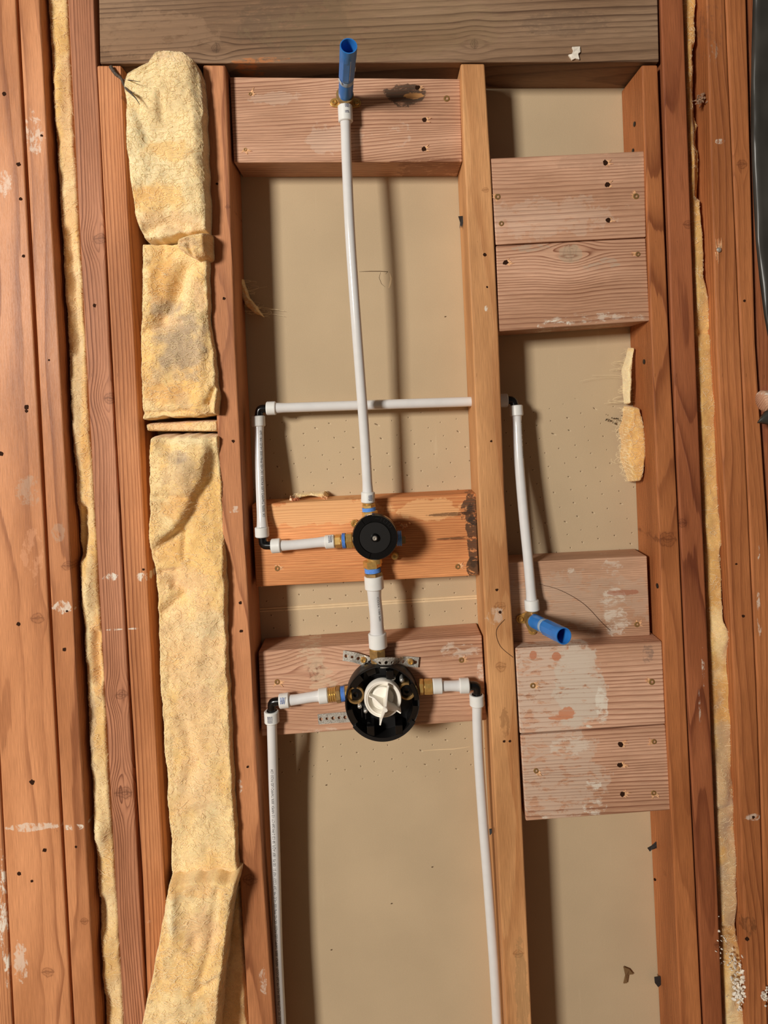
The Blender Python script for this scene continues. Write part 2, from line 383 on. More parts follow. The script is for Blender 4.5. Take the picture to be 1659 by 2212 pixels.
S['B'] = stud([(0, 39, 85), (740, 80, 127), (1480, 119, 167), (2212, 160, 208)], 'narrow stud right of the widest stud, white smears on its face', 0.0, YB, TOP, FB, P_RED, pith=(0.03, 0.10), spacing=6.0, contrast=0.70, seed=3, rough=0.42,
    knots=[(145, 1222, 10), (182, 1990, 7)], patches=[(72, 290, 22, 44, WHITE, 0.5, 0.8, 0.24), (133, 1312, 22, 13, WHITE, 0.7, 0.8, 0.22), (160, 1787, 30, 6, WHITE, 0.9, 0.4, 0.3), (125, 1150, 14, 20, GREY, 0.3, 0.5, 0.1)])
S['C'] = stud([(0, 146, 203), (740, 184, 236), (1100, 204, 257), (1480, 225, 277), (2212, 267, 316)], 'full-height stud with dark ragged knots beside the narrow insulation strip', 0.0, YB, TOP, FB, P_REDB, pith=(0.20, 0.07), spacing=4.2, wav=1.0, contrast=1.0, seed=4,
    knots=[(216, 515, 11), (238, 860, 13), (262, 1500, 10), (268, 1712, 14)], patches=[(240, 1247, 16, 9, WHITE, 1.0, 0.4, 0.3), (247, 1360, 18, 2, WHITE, 0.8, 0.2, 0.2)])
S['D'] = stud([(140, 209, 262), (740, 240, 291), (1480, 281, 330), (1900, 308, 355), (2212, 320, 372)], 'straight-grained stud under the beam, left of the broad insulation', 0.0, YB, 141, FB, P_OR, pith=(0.16, 0.05), spacing=4.6, wav=0.5, contrast=1.05, seed=5,
    patches=[(308, 1247, 14, 10, WHITE, 0.9, 0.4, 0.3), (288, 1358, 12, 2, WHITE, 0.8, 0.2, 0.2), (320, 1991, 10, 3, WHITE, 0.9, 0.4, 0.3), (270, 210, 10, 6, srgb(90, 60, 45), 0.4, 0.4, 0)])
S['E'] = stud([(140, 438, 487), (370, 444, 496), (740, 459, 508), (1100, 478, 526), (1470, 497, 546), (1883, 517, 569), (2212, 537, 592)], 'reddish stud between the broad insulation and the pipe bay', 0.0, YB, 140, FB, P_RED, pith=(0.05, 0.30), spacing=6.5, wav=1.5, contrast=0.95, seed=6,
    knots=[(492, 447, 5), (541, 1900, 12)], patches=[(505, 1100, 14, 8, WHITE, 0.5, 0.5, 0.3), (518, 1700, 5, 16, WHITE, 0.6, 0.5, 0.3), (568, 2120, 8, 30, WHITE, 0.4, 0.5, 0.25)])
S['F'] = stud([(136, 995, 1047), (370, 1004, 1061), (740, 1021, 1078), (1066, 1034, 1090), (1400, 1051, 1111), (1560, 1060, 1119), (2212, 1094, 1149)], 'yellowish centre stud drilled through by the white pipe', 0.0, YB, 137, FB, P_YEL, pith=(0.06, 0.22), spacing=8.0, wav=1.3, contrast=0.7, seed=7,
    knots=[(1081, 1310, 11), (1083, 1440, 10), (1049, 410, 6), (1118, 2060, 9)], patches=[(1070, 1330, 18, 18, WHITE, 0.35, 0.6, 0.2), (1090, 1560, 10, 30, srgb(110, 70, 40), 0.35, 0.6, 0.1), (1052, 666, 5, 6, WHITE, 0.8, 0.5, 0.3), (1120, 1250, 8, 200, srgb(150, 120, 80), 0.25, 0.6, 0.1), (1128, 2150, 14, 120, srgb(150, 122, 84), 0.4, 0.7, 0.1)])
S['G'] = stud([(137, 1386, 1421), (740, 1407, 1446), (1100, 1421, 1464), (1480, 1436, 1481), (2212, 1471, 1517)], 'orange stud right of the five stacked blocks', 0.0, YB, 140, FB, P_OG, pith=(0.03, 0.15), spacing=5.0, wav=1.3, contrast=0.75, seed=8,
    knots=[(1443, 1165, 16), (1434, 1870, 4)], patches=[(1385, 560, 10, 20, GREY, 0.3, 0.5, 0.2)])
S['H'] = stud([(0, 1427, 1476), (740, 1452, 1502), (1480, 1484, 1533), (2212, 1521, 1562)], 'dark red stud against the right side of the orange stud', 0.0, YB, TOP, FB, P_DK, pith=(0.02, 0.08), spacing=4.2, wav=1.6, contrast=0.8, seed=9,
    knots=[(1487, 485, 8), (1473, 1130, 9), (1555, 2040, 9)], patches=[(1519, 1440, 3, 40, WHITE, 0.7, 0.6, 0.3), (1512, 1540, 2, 60, WHITE, 0.5, 0.4, 0.3)])
S['I'] = stud([(0, 1526, 1566), (740, 1548, 1599), (1480, 1586, 1634), (2212, 1618, 1659)], 'stud with a pale nail head scar right of the torn insulation strip', 0.0, YB, TOP, FB, P_OG, pith=(0.12, 0.20), spacing=4.5, wav=1.0, contrast=0.6, seed=10,
    patches=[(1555, 305, 10, 6, WHITE, 0.6, 0.5, 0.2), (1626, 1765, 16, 8, WHITE, 0.5, 0.6, 0.2), (1540, 60, 20, 60, srgb(120, 80, 60), 0.4, 0.6, 0.3), (1620, 2000, 14, 20, srgb(80, 50, 30), 0.5, 0.5, 0.2), (1545, 120, 12, 30, GREY, 0.35, 0.6, 0.3)])
S['J'] = stud([(0, 1568, 1612), (740, 1601, 1632), (1480, 1636, 1680), (2212, 1662, 1712)], 'outermost right stud, partly under the black sheet', 0.0, YB, TOP, FB, P_OG, pith=(0.10, 0.14), spacing=5.5, wav=1.0, contrast=0.45, seed=11,
    knots=[(1602, 355, 9)], patches=[(1637, 1190, 4, 20, WHITE, 0.7, 0.5, 0.3), (1640, 1330, 5, 50, WHITE, 0.6, 0.6, 0.3)])
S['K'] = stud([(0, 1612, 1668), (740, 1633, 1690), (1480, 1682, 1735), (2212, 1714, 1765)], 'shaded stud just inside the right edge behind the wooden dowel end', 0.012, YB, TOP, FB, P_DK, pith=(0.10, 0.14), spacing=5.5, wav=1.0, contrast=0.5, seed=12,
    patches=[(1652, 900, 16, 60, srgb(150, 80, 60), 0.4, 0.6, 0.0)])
S['HD'] = block([(207, -330), (1414, -330), (1424, 133), (216, 137)], 'wide weathered grey-brown beam across the top', 0.0, YB, P_GREY, name='header_beam', cat='beam', pith=(-0.45, 0.06), spacing=9.0, wav=0.7, contrast=0.9, seed=13, rough=0.75,
    knots=[(466, 104, 9), (1025, 95, 9)], patches=[(640, 40, 120, 70, srgb(92, 76, 60), 0.35, 0.5, 0.1), (420, 40, 170, 60, srgb(104, 84, 66), 0.22, 0.5, 0.1), (1220, 50, 100, 26, srgb(84, 70, 60), 0.25, 0.5, 0.15), (560, 130, 70, 6, srgb(196, 124, 72), 0.7, 0.4, 0.2), (830, 60, 260, 70, srgb(150, 128, 92), 0.18, 0.5, 0.1), (330, 75, 130, 50, srgb(176, 142, 112), 0.25, 0.5, 0.1)])
S['B0'] = block([(496, 166), (994, 170), (999, 349), (505, 351)], 'pinkish block with a dark rotten patch behind the upper blue stub', 0.018, YB, P_PINK, pith=(-0.30, -0.10), spacing=4.3, wav=1.1, contrast=0.95, seed=14,
    patches=[(875, 205, 46, 24, srgb(70, 58, 48), 0.85, 0.5, 0.05), (893, 207, 22, 7, srgb(220, 160, 100), 0.9, 0.4, 0), (860, 290, 28, 26, WHITE, 0.25, 0.8, 0.3), (730, 300, 60, 30, WHITE, 0.18, 0.8, 0.0), (930, 350, 70, 8, srgb(120, 70, 40), 0.5, 0.5, 0.1), (600, 212, 50, 14, WHITE, 0.15, 0.8, 0)])
S['BV'] = block([(544, 1090), (1028, 1066), (1034, 1243), (553, 1268)], 'bright orange block behind the round black valve, charred at its right end', 0.034, YB, P_ORB, pith=(0.18, -0.10), spacing=3.8, wav=1.3, contrast=0.8, seed=15,
    patches=[(700, 1105, 150, 30, srgb(248, 196, 138), 0.6, 0.5, 0.0), (930, 1100, 70, 24, srgb(248, 196, 138), 0.5, 0.5, 0.0), (1018, 1100, 20, 34, SOOT, 0.85, 0.7, 0.12), (1022, 1165, 15, 70, SOOT, 0.85, 0.6, 0.10), (1022, 1225, 15, 24, srgb(70, 52, 38), 0.9, 0.2, 0.05), (990, 1110, 70, 4, srgb(60, 36, 20), 0.7, 0.5, 0.1), (1000, 1162, 60, 3, srgb(60, 36, 20), 0.7, 0.5, 0.1)])
S['BM'] = block([(558, 1408), (1041, 1373), (1051, 1556), (565, 1591)], 'salmon block with glue smears behind the white-capped mixing valve', 0.026, YB, P_PINK, pith=(-0.25, -0.12), spacing=5.2, wav=1.5, contrast=0.95, seed=16,
    knots=[(683, 1450, 17)], patches=[(670, 1420, 30, 30, srgb(216, 190, 160), 0.6, 0.5, 0.2), (700, 1475, 30, 36, srgb(216, 190, 160), 0.6, 0.5, 0.2), (988, 1405, 44, 16, WHITE, 0.4, 0.7, 0.25), (1038, 1450, 8, 20, WHITE, 0.5, 0.5, 0.2), (700, 1580, 40, 8, WHITE, 0.3, 0.5, 0.2)])
S['B1'] = block([(1059, 342), (1392, 326), (1396, 512), (1071, 529)], 'uppermost right block with three bored holes in a column', 0.004, YB-0.004, P_PINK, pith=(-0.22, 0.12), spacing=5.0, wav=1.4, contrast=0.9, seed=17,
    patches=[(1180, 470, 140, 40, WHITE, 0.15, 0.8, 0.1), (1300, 345, 100, 20, srgb(150, 120, 100), 0.2, 0.6, 0.1)])
S['B2'] = block([(1071, 531), (1395, 514), (1404, 693), (1077, 716)], 'right block with a large chalky knot near its top edge', 0.005, YB-0.004, P_PINK, pith=(-0.30, 0.14), spacing=4.6, wav=1.3, contrast=0.95, seed=18,
    knots=[(1232, 545, 15)], patches=[(1232, 548, 26, 20, srgb(190, 168, 142), 0.6, 0.4, 0), (1290, 570, 50, 14, GREY, 0.5, 0.7, 0.25), (1150, 535, 40, 8, GREY, 0.5, 0.7, 0.2), (1290, 690, 110, 14, WHITE, 0.5, 0.6, 0.3), (1195, 700, 34, 9, WHITE, 0.9, 0.5, 0.3)])
S['B3'] = block([(1094, 1216), (1398, 1201), (1405, 1373), (1105, 1390)], 'brownish block carrying the lower blue stub, scratched with an arc', 0.030, YB-0.004, (srgb(206, 164, 134), srgb(140, 92, 70)), pith=(-0.3, 0.2), spacing=2.2, wav=0.9, contrast=0.65, seed=19,
    patches=[(1240, 1300, 190, 60, srgb(196, 176, 156), 0.35, 0.8, 0.1), (1330, 1320, 30, 60, WHITE, 0.55, 0.6, 0.25), (1345, 1280, 40, 6, srgb(170, 96, 66), 0.6, 0.4, 0), (1320, 1225, 24, 18, WHITE, 0.4, 0.6, 0.3), (1232, 1232, 8, 6, WHITE, 0.5, 0.7, 0.28)])
S['B4'] = block([(1113, 1401), (1430, 1385), (1438, 1564), (1123, 1585)], 'block with a big peeling whitewash patch, second lowest on the right', 0.003, YB-0.004, P_PINK, pith=(-0.2, 0.13), spacing=5.0, wav=1.2, contrast=1.0, seed=20,
    patches=[(1180, 1490, 112, 112, srgb(220, 196, 176), 0.8, 0.4, 0.13), (1250, 1480, 52, 96, srgb(216, 200, 182), 0.85, 0.4, 0.05), (1300, 1525, 14, 40, WHITE, 0.8, 0.4, 0.2), (1265, 1573, 16, 7, WHITE, 1.0, 0.4, 0.3), (1225, 1540, 18, 12, srgb(210, 140, 104), 0.9, 0.4, 0), (1212, 1550, 26, 5, srgb(210, 140, 104), 0.9, 0.4, 0), (1400, 1412, 12, 20, srgb(84, 84, 84), 0.4, 0.7, 0.2), (1152, 1415, 8, 9, srgb(200, 130, 96), 0.9, 0.3, 0), (1202, 1418, 10, 10, srgb(200, 130, 96), 0.9, 0.3, 0)])
S['B5'] = block([(1124, 1589), (1438, 1567), (1450, 1750), (1136, 1774)], 'lowest right block, chalky on its left half, three holes down the middle', 0.004, YB-0.004, P_PINK, pith=(-0.25, 0.13), spacing=4.4, wav=1.4, contrast=0.95, seed=21,
    patches=[(1200, 1670, 100, 110, srgb(214, 192, 172), 0.6, 0.5, 0.14), (1280, 1695, 18, 12, WHITE, 0.8, 0.5, 0.3), (1285, 1745, 26, 16, WHITE, 0.7, 0.5, 0.25), (1230, 1610, 40, 20, WHITE, 0.4, 0.6, 0.2), (1178, 1768, 12, 6, WHITE, 0.9, 0.5, 0.3)])

# screws, bored holes and nail holes belong to their board
def screw(px, py, y, par, r=0.0042, splinter=True, mat=None):
    c = W(px, py, y); bm = bmesh.new()
    lathe(bm, c+Vector((0, 0.0015, 0)), (0, -1, 0), [(r, 0), (r, 0.0016), (r*0.85, 0.0026), (r*0.45, 0.0026), (r*0.40, 0.0012), (0, 0.0010)], 18)
    obj('screw', bm, mat or M_BRASSD, par, smooth=0.6)
    if splinter:
        bm = bmesh.new(); rnd = random.Random(int(px*7+py))
        a_c = rnd.choice((0.2, PI-0.2, -1.0))
        for i in range(6):
            a = rnd.gauss(a_c, 0.55); L = rnd.uniform(0.003, 0.0085); d = Vector((math.cos(a), -rnd.uniform(0.02, 0.35), math.sin(a)))
            p = c+Vector((math.cos(a), 0, math.sin(a)))*r*0.95; n = Vector((-math.sin(a), 0, math.cos(a)))*rnd.uniform(0.0010, 0.0026)
            q = p+d*L; prism(bm, [p-n, p+n, q+n*0.2+Vector((0, 0, rnd.uniform(-.002, .002)))], (0, 0.0012, 0))
        obj('torn_splinter', bm, M_SPL, par)
def hole(px, py, y, par, r=0.0035, lip=False, ax=(0, -1, 0), c=None, name='nail_hole'):
    c = c or W(px, py, y); bm = bmesh.new(); rnd = random.Random(int(px*3+py)); n = 12; a_, u, v = basis(ax)
    rr = [r*rnd.uniform(0.75, 1.2) for _ in range(n)]
    A = [bm.verts.new(c+a_*0.0005+(u*math.cos(2*PI*i/n)+v*math.sin(2*PI*i/n))*rr[i]) for i in range(n)]
    Bq = [bm.verts.new(c-a_*0.002+(u*math.cos(2*PI*i/n)+v*math.sin(2*PI*i/n))*rr[i]*0.6) for i in range(n)]
    cc = bm.verts.new(c+a_*0.0003)
    for i in range(n): bm.faces.new([A[i], A[(i+1) % n], cc]); bm.faces.new([A[i], Bq[i], Bq[(i+1) % n], A[(i+1) % n]])
    obj(name, bm, M_HOLE, par)
    if lip:
        bm = bmesh.new()
        for i in range(6):
            a = rnd.uniform(-1.2, 1.2); L = rnd.uniform(0.004, 0.010); p = c+(Vector((math.cos(a), 0, math.sin(a)*0.8)))*r
            q = p+Vector((math.cos(a), -0.2, math.sin(a)*0.6))*L; nn = Vector((-math.sin(a), 0, math.cos(a)))*0.0014
            prism(bm, [p-nn, p+nn, q], (0, 0.001, 0))
        obj('torn_splinter', bm, M_SPL, par)
for px, py in ((965, 213), (722, 0)):
    if py: screw(px, py, 0.018, S['B0'], 0.0052, False)
for px, py in ((541, 203), (530, 323)): screw(px, py, 0.018, S['B0'], 0.003)
for px, py in ((902, 189), (917, 259), (916, 322)): hole(px, py, 0.018, S['B0'], 0.0038, True, name='bored_hole')
for px, py in ((1075, 425), (1374, 424)): screw(px, py, 0.004, S['B1'], 0.0048)
screw(1083, 483, 0.004, S['B1'], 0.0042, False)
for px, py in ((1307, 351), (1312, 399), (1313, 476)): hole(px, py, 0.004, S['B1'], 0.0042, True, name='bored_hole')
screw(1378, 549, 0.005, S['B2'], 0.004); hole(1092, 567, 0.005, S['B2'], 0.0045, True, name='bored_hole')
for px, py in ((599, 1228), (989, 1224)): screw(px, py, 0.034, S['BV'], 0.0045)
for px, py in ((599, 1473), (997, 1426)): screw(px, py, 0.026, S['BM'], 0.0045)
screw(1376, 1349, 0.030, S['B3'], 0.0045)
screw(1151, 1481, 0.003, S['B4'], 0.0045); screw(1408, 1473, 0.003, S['B4'], 0.0050)
screw(1158, 1665, 0.004, S['B5'], 0.0042); screw(1413, 1602, 0.004, S['B5'], 0.0042); screw(1412, 1713, 0.004, S['B5'], 0.0042)
for px, py in ((1340, 1608), (1339, 1653), (1344, 1715)): hole(px, py, 0.004, S['B5'], 0.0042, True, name='bored_hole')
for k, px, py, r in (('A', 9, 203, 3), ('A', 57, 880, 4), ('A', 57, 888, 2.5), ('A', 40, 1348, 3), ('A', 69, 1689, 4), ('A', 96, 1836, 3.4), ('A', 41, 1887, 3.2), ('A', 69, 1903, 2.4), ('A', 2, 980, 4), ('A', 40, 355, 3.2), ('A', 45, 430, 2.6), ('A', 51, 553, 2.6),
        ('B', 90, 293, 2), ('B', 106, 778, 1.6), ('B', 145, 1320, 2), ('B', 139, 1403, 3), ('B', 164, 1829, 2), ('E', 469, 397, 2), ('E', 484, 645, 2.6), ('E', 504, 953, 2.6), ('E', 519, 1302, 2.6), ('E', 521, 1363, 2.6), ('E', 535, 1656, 2),
        ('F', 1052, 620, 1.6), ('F', 1061, 953, 1.8), ('F', 1073, 1274, 2.2), ('F', 1080, 1322, 2.4), ('F', 1089, 1601, 2), ('F', 1101, 1601, 2), ('F', 1047, 550, 3), ('I', 1605, 1331, 2.4), ('I', 1590, 1218, 1.8), ('I', 1627, 1765, 2.6), ('I', 1614, 2028, 3.4),
        ('C', 204, 660, 3), ('D', 310, 1230, 2), ('J', 1608, 650, 2), ('G', 1415, 1900, 2)):
    hole(px, py, 0.0, S[k], r/1000)
# nail heads on the inner face of the orange stud
for py, y in ((248, 0.035), (303, 0.045), (779, 0.03), (1270, 0.012)):
    fx = interp([(137, 1386, 0), (740, 1407, 0), (1100, 1421, 0), (1480, 1436, 0)], py, 1)
    w = W(fx, py, 0); c = Vector((w.x-0.0004, y, w.z)); bm = bmesh.new(); lathe(bm, c, (-1, 0, 0), [(0.004, 0), (0.004, 0.001), (0, 0.0014)], 16)
    obj('nail_head', bm, M_BLKM, S['G'])
# splintered staple head on stud I
c = W(1552, 540, 0); bm = bmesh.new(); lathe(bm, c, (0, -1, 0), [(0.0035, 0), (0.004, 0.002), (0.002, 0.004), (0, 0.004)], 12); obj('nail_head', bm, M_STEEL, S['I'], smooth=0.5)
bm = bmesh.new()
for i in range(7):
    x = (i-3)*0.0016; s = random.choice((1, -1)); p = c+Vector((x, -0.0004, s*0.003)); prism(bm, [p+Vector((-0.0008, 0, 0)), p+Vector((0.0008, 0, 0)), p+Vector((random.uniform(-.001, .001), -0.001, s*random.uniform(0.010, 0.020)))], (0, 0.001, 0))
obj('torn_splinter', bm, M_SPL, S['I'])

# ------------------------------------------------------------------ fibreglass insulation
def ins_mat(name='fibreglass'):
    t = NT(name); X, Y, Z, V = t.xyz()
    a = t.n.new('ShaderNodeAttribute'); a.attribute_name = 'tone'
    n1 = t.noise(V, 55.0, 5, 0.6, 2.2); n2 = t.noise(V, 260.0, 5, 0.65, 3.0)
    f = t.m('MULTIPLY', t.mr(n1, 0.3, 0.7, 0.93, 1.06), t.mr(n2, 0.28, 0.72, 0.84, 1.12))
    c = t.mix(1.0, a.outputs['Color'], t.comb(f, t.m('POWER', f, 1.15), t.m('POWER', f, 1.4)), 'MULTIPLY')
    t.l.new(c, t.b.inputs['Base Color']); t.b.inputs['Roughness'].default_value = 1.0; t.b.inputs['Specular IOR Level'].default_value = 0.05
    t.b.inputs['Sheen Weight'].default_value = 0.25; t.b.inputs['Sheen Roughness'].default_value = 0.6
    t.b.inputs['Subsurface Weight'].default_value = 0.25; t.b.inputs['Subsurface Radius'].default_value = (1.0, 0.62, 0.30); t.b.inputs['Subsurface Scale'].default_value = 0.007
    t.bump(t.m('ADD', t.m('MULTIPLY', n1, 0.5), t.m('MULTIPLY', n2, 0.6)), 0.45, 0.0022)
    return t.mat
M_INS = ins_mat()
M_FIB = plain('glass_fibres', srgb(255, 238, 196), 0.8, 0, 0.3, nz=0.1)
Y_LT = Vector((1.0, 0.755, 0.405)); Y_MD = Vector((0.97, 0.62, 0.235)); Y_OR = Vector((0.86, 0.46, 0.14)); Y_GR = Vector((0.56, 0.42, 0.29)); Y_WH = Vector((1.0, 0.815, 0.49)); Y_PK = Vector((0.95, 0.64, 0.36)); Y_DK = Vector((0.30, 0.20, 0.10))
def segd(p, a, b):
    ab = b-a; t = max(0, min(1, (p-a).dot(ab)/max(ab.length_squared, 1e-9))); return (p-a-ab*t).length
def lin(pts, y):
    if y <= pts[0][0]: return pts[0][1]
    for a, b in zip(pts, pts[1:]):
        if y <= b[0]: return a[1]+(b[1]-a[1])*(y-a[0])/max(b[0]-a[0], 1e-6)
    return pts[-1][1]
def batt(name, label, left, right, top, bot, yf, yb, feats=(), cols=(), nu=44, nv=200, amp=1.0, seed=0, base=(Y_LT, Y_MD), cat='insulation',
         fib=500, tag_top=True, parent=None, er=8.0, fray=0.35, edge_w=3.0):
    P = []; T = []
    for j in range(nv+1):
        v = j/nv
        for i in range(nu+1):
            u = 0.5-0.5*math.cos(PI*i/nu)
            t0 = lin(top, u); t1 = lin(bot, u); py = t0+(t1-t0)*v
            xl = lin(left, py)+edge_w*noise.noise((py*0.03, seed, 1.3)); xr = lin(right, py)+edge_w*noise.noise((py*0.03, seed, 7.7))
            px = xl+(xr-xl)*u
            py2 = py+edge_w*1.5*noise.noise((px*0.05, seed+4, 2.2))*(1 if (v < 0.06 or v > 0.94) else 0)
            eu = min(u, 1-u)*(xr-xl); ev = min(v, 1-v)*(t1-t0)
            f = lambda d: math.sqrt(max(0, 1-(1-min(1, d/er))**2))
            h = f(eu)*f(ev)
            q = Vector((px, py2, 0))
            n1 = noise.fractal((px*0.014+seed, py*0.011, seed*2.0), 1.0, 2.0, 4)
            wv = noise.noise((px*0.02, py*0.02, seed+3.0))*1.4
            n2 = 1-abs(noise.noise((px*0.035+wv, py*0.025+wv, seed+8.0)))*2
            n3 = noise.fractal((px*0.16+wv*2, py*0.13, seed+1.0), 1.0, 2.0, 3)
            dy = -(n1*0.0060+n2*0.0006)*amp
            for ft in feats:
                if ft[0] == 'crease':
                    d = min(segd(Vector((px, py, 0)), Vector((*a, 0)), Vector((*b, 0))) for a, b in zip(ft[1], ft[1][1:]))
                    dy += ft[3]*math.exp(-(d/ft[2])**2)
                elif ft[0] == 'bump':
                    _, bx, by, rx, ry, hh = ft; dd = ((px-bx)/rx)**2+((py-by)/ry)**2
                    dy -= hh*math.exp(-dd)
                elif ft[0] == 'dome':
                    _, bx, by, rx, ry, hh = ft; dd = ((px-bx)/rx)**2+((py-by)/ry)**2
                    if dd < 1: dy -= hh*math.sqrt(1-dd)
                elif ft[0] == 'step':     # surface left of the line stands proud, a sharp drop to its right
                    _, line, hh, w = ft
                    lx = lin(line, py)
                    if line[0][0] <= py <= line[-1][0]:
                        sd = (px-lx)/w; k = 1/(1+math.exp(max(-30, min(30, sd))))
                        en = min(1, min(py-line[0][0], line[-1][0]-py)/40)
                        dy -= hh*(k-0.5)*en
            y = yb+(yf-yb)*h+dy*h
            w = W(px, py2, yf); P.append(Vector((w.x, y, w.z)))
            m = noise.fractal((px*0.012+seed*5, py*0.009, 3.0), 1.0, 2.0, 4)*0.9+0.5
            c = base[0].lerp(base[1], max(0, min(1, m)))
            for cx_, cy_, rx, ry, cc, st in cols:
                dd = math.sqrt(((px-cx_)/rx)**2+((py-cy_)/ry)**2)+0.55*noise.fractal((px*0.04, py*0.035, seed+9.0), 1.0, 2.0, 4)
                k = max(0, min(1, (1.15-dd)/0.4))*st; c = c.lerp(cc, k)
            T.append(c)
    bm = bmesh.new(); V = [bm.verts.new(p) for p in P]; K = nu+1
    for j in range(nv):
        for i in range(nu): bm.faces.new([V[j*K+i], V[(j+1)*K+i], V[(j+1)*K+i+1], V[j*K+i+1]])
    # back side so the piece is a solid body
    Vb = {}
    per = [j*K for j in range(nv+1)]+[nv*K+i for i in range(1, nu+1)]+[j*K+nu for j in range(nv-1, -1, -1)]+[i for i in range(nu-1, 0, -1)]
    bk = [bm.verts.new((P[k].x, yb+0.0005, P[k].z)) for k in per]; T += [base[1]]*len(bk); n = len(per)
    for a in range(n): bm.faces.new([V[per[a]], V[per[(a+1) % n]], bk[(a+1) % n], bk[a]])
    bm.faces.new(bk)
    bmesh.ops.recalc_face_normals(bm, faces=bm.faces)
    o = obj(name, bm, M_INS, parent, smooth=True)
    if parent is None: tag(o, label, cat)
    at = o.data.attributes.new('tone', 'FLOAT_COLOR', 'POINT')
    for k, c in enumerate(T): at.data[k].color = (c.x, c.y, c.z, 1)
    # loose curled fibres over the surface
    if fib:
        rnd = random.Random(int(seed*100)+5); bm = bmesh.new()
        def samp(fu, fv):
            cu = max(0, min(nu-1e-4, fu*nu)); cv = max(0, min(nv-1e-4, fv*nv)); i = int(cu); j = int(cv); a = cu-i; b = cv-j
            p = (P[j*K+i]*(1-a)+P[j*K+i+1]*a)*(1-b)+(P[(j+1)*K+i]*(1-a)+P[(j+1)*K+i+1]*a)*b
            return p+Vector(((fu-max(0, min(1, fu)))*0.05, 0, 0))
        wx = (P[nu]-P[0]).length; hz = abs(P[0].z-P[-1].z)
        wx = max(wx, abs(P[K*(nv//2)+nu].x-P[K*(nv//2)].x))
        for _ in range(int(fib*1.7)):
            if rnd.random() < fray: fu = rnd.choice((rnd.uniform(0, 0.1), rnd.uniform(0.9, 1)))
            else: fu = rnd.uniform(0.05, 0.95)
            fv = rnd.uniform(0.003, 0.997); ang = rnd.uniform(0, 2*PI); cur = rnd.uniform(-0.9, 0.9); st = rnd.uniform(0.0008, 0.0020)
            pts = []; lift = rnd.uniform(0.0002, 0.0012); n_ = rnd.randint(6, 12)
            for k in range(n_):
                pts.append(samp(fu, fv)+Vector((0, -lift-0.0010*math.sin(PI*k/(n_-1))*rnd.uniform(0.3, 1), 0)))
                ang += cur+rnd.uniform(-0.35, 0.35); fu += math.cos(ang)*st/wx; fv += math.sin(ang)*st/hz
                if fv <= 0 or fv >= 1: break
            if len(pts) < 3: continue
            r = rnd.uniform(0.00009, 0.00024); rings = []
            for k, p in enumerate(pts):
                tt = pts[min(k+1, len(pts)-1)]-pts[max(k-1, 0)]; nn = tt.cross(Vector((0, 1, 0)))
                nn = nn.normalized()*r if nn.length > 1e-9 else Vector((r, 0, 0))
                rings.append([bm.verts.new(p+nn), bm.verts.new(p-nn), bm.verts.new(p+Vector((0, -r, 0)))])
            for a, b in zip(rings, rings[1:]):
                for k in range(3): bm.faces.new([a[k], a[(k+1) % 3], b[(k+1) % 3], b[k]])
        f_ = obj('loose_fibres', bm, M_FIB, o); f_['kind'] = 'stuff'
    return o

batt('insulation_batt', 'pale yellow batt top flopping over the beam edge, uppermost of the broad insulation',
    [(100, 336), (140, 316), (165, 272), (190, 268), (330, 275), (460, 286), (520, 303)], [(100, 398), (130, 424), (160, 436), (220, 441), (400, 448), (520, 452)],
    [(0, 112), (0.15, 104), (0.5, 101), (0.85, 112), (1, 128)], [(0, 514), (0.3, 522), (0.5, 512), (0.75, 504), (1, 500)], -0.028, 0.06,
    feats=[('bump', 375, 130, 50, 20, 0.006), ('crease', [(350, 210), (352, 260)], 8, 0.004), ('crease', [(300, 240), (322, 310)], 10, 0.004), ('bump', 300, 300, 30, 60, 0.004), ('step', [(110, 415), (300, 432), (500, 447)], 0.012, 4), ('crease', [(290, 510), (360, 480), (395, 488)], 12, 0.008), ('bump', 330, 400, 60, 40, 0.004), ('bump', 350, 215, 70, 60, 0.003)],
    cols=[(300, 300, 28, 90, Y_WH, 0.9), (330, 345, 40, 20, Y_WH, 0.6), (365, 330, 50, 22, Y_MD, 0.7), (330, 430, 70, 35, Y_MD, 0.8), (310, 420, 40, 20, Y_OR, 0.35), (370, 125, 60, 22, Y_PK, 0.5), (300, 185, 40, 40, Y_WH, 0.7), (370, 480, 80, 25, Y_PK, 0.5), (350, 210, 90, 60, Y_LT, 0.5), (436, 180, 10, 80, Y_GR, 0.7)],
    nu=60, nv=190, seed=1.3, fib=1400, amp=1.0, base=(Y_WH, Y_LT))
roll = batt('insulation_curl', 'rolled curl of yellow insulation bulging at the fold under the top batt', [(500, 378), (515, 370), (530, 372), (548, 384), (565, 402)], [(505, 450), (565, 452)], [(0, 510), (0.5, 496), (1, 490)], [(0, 535), (0.5, 563), (1, 556)], -0.040, 0.03,
    feats=[('crease', [(382, 522), (405, 520), (412, 545)], 5, 0.006), ('crease', [(412, 548), (450, 545)], 5, 0.003)], cols=[(405, 522, 26, 12, Y_GR, 0.5), (430, 552, 30, 8, Y_OR, 0.6), (440, 525, 8, 25, Y_OR, 0.5)], nu=40, nv=40, seed=2.2, fib=120, er=16, edge_w=1.5)
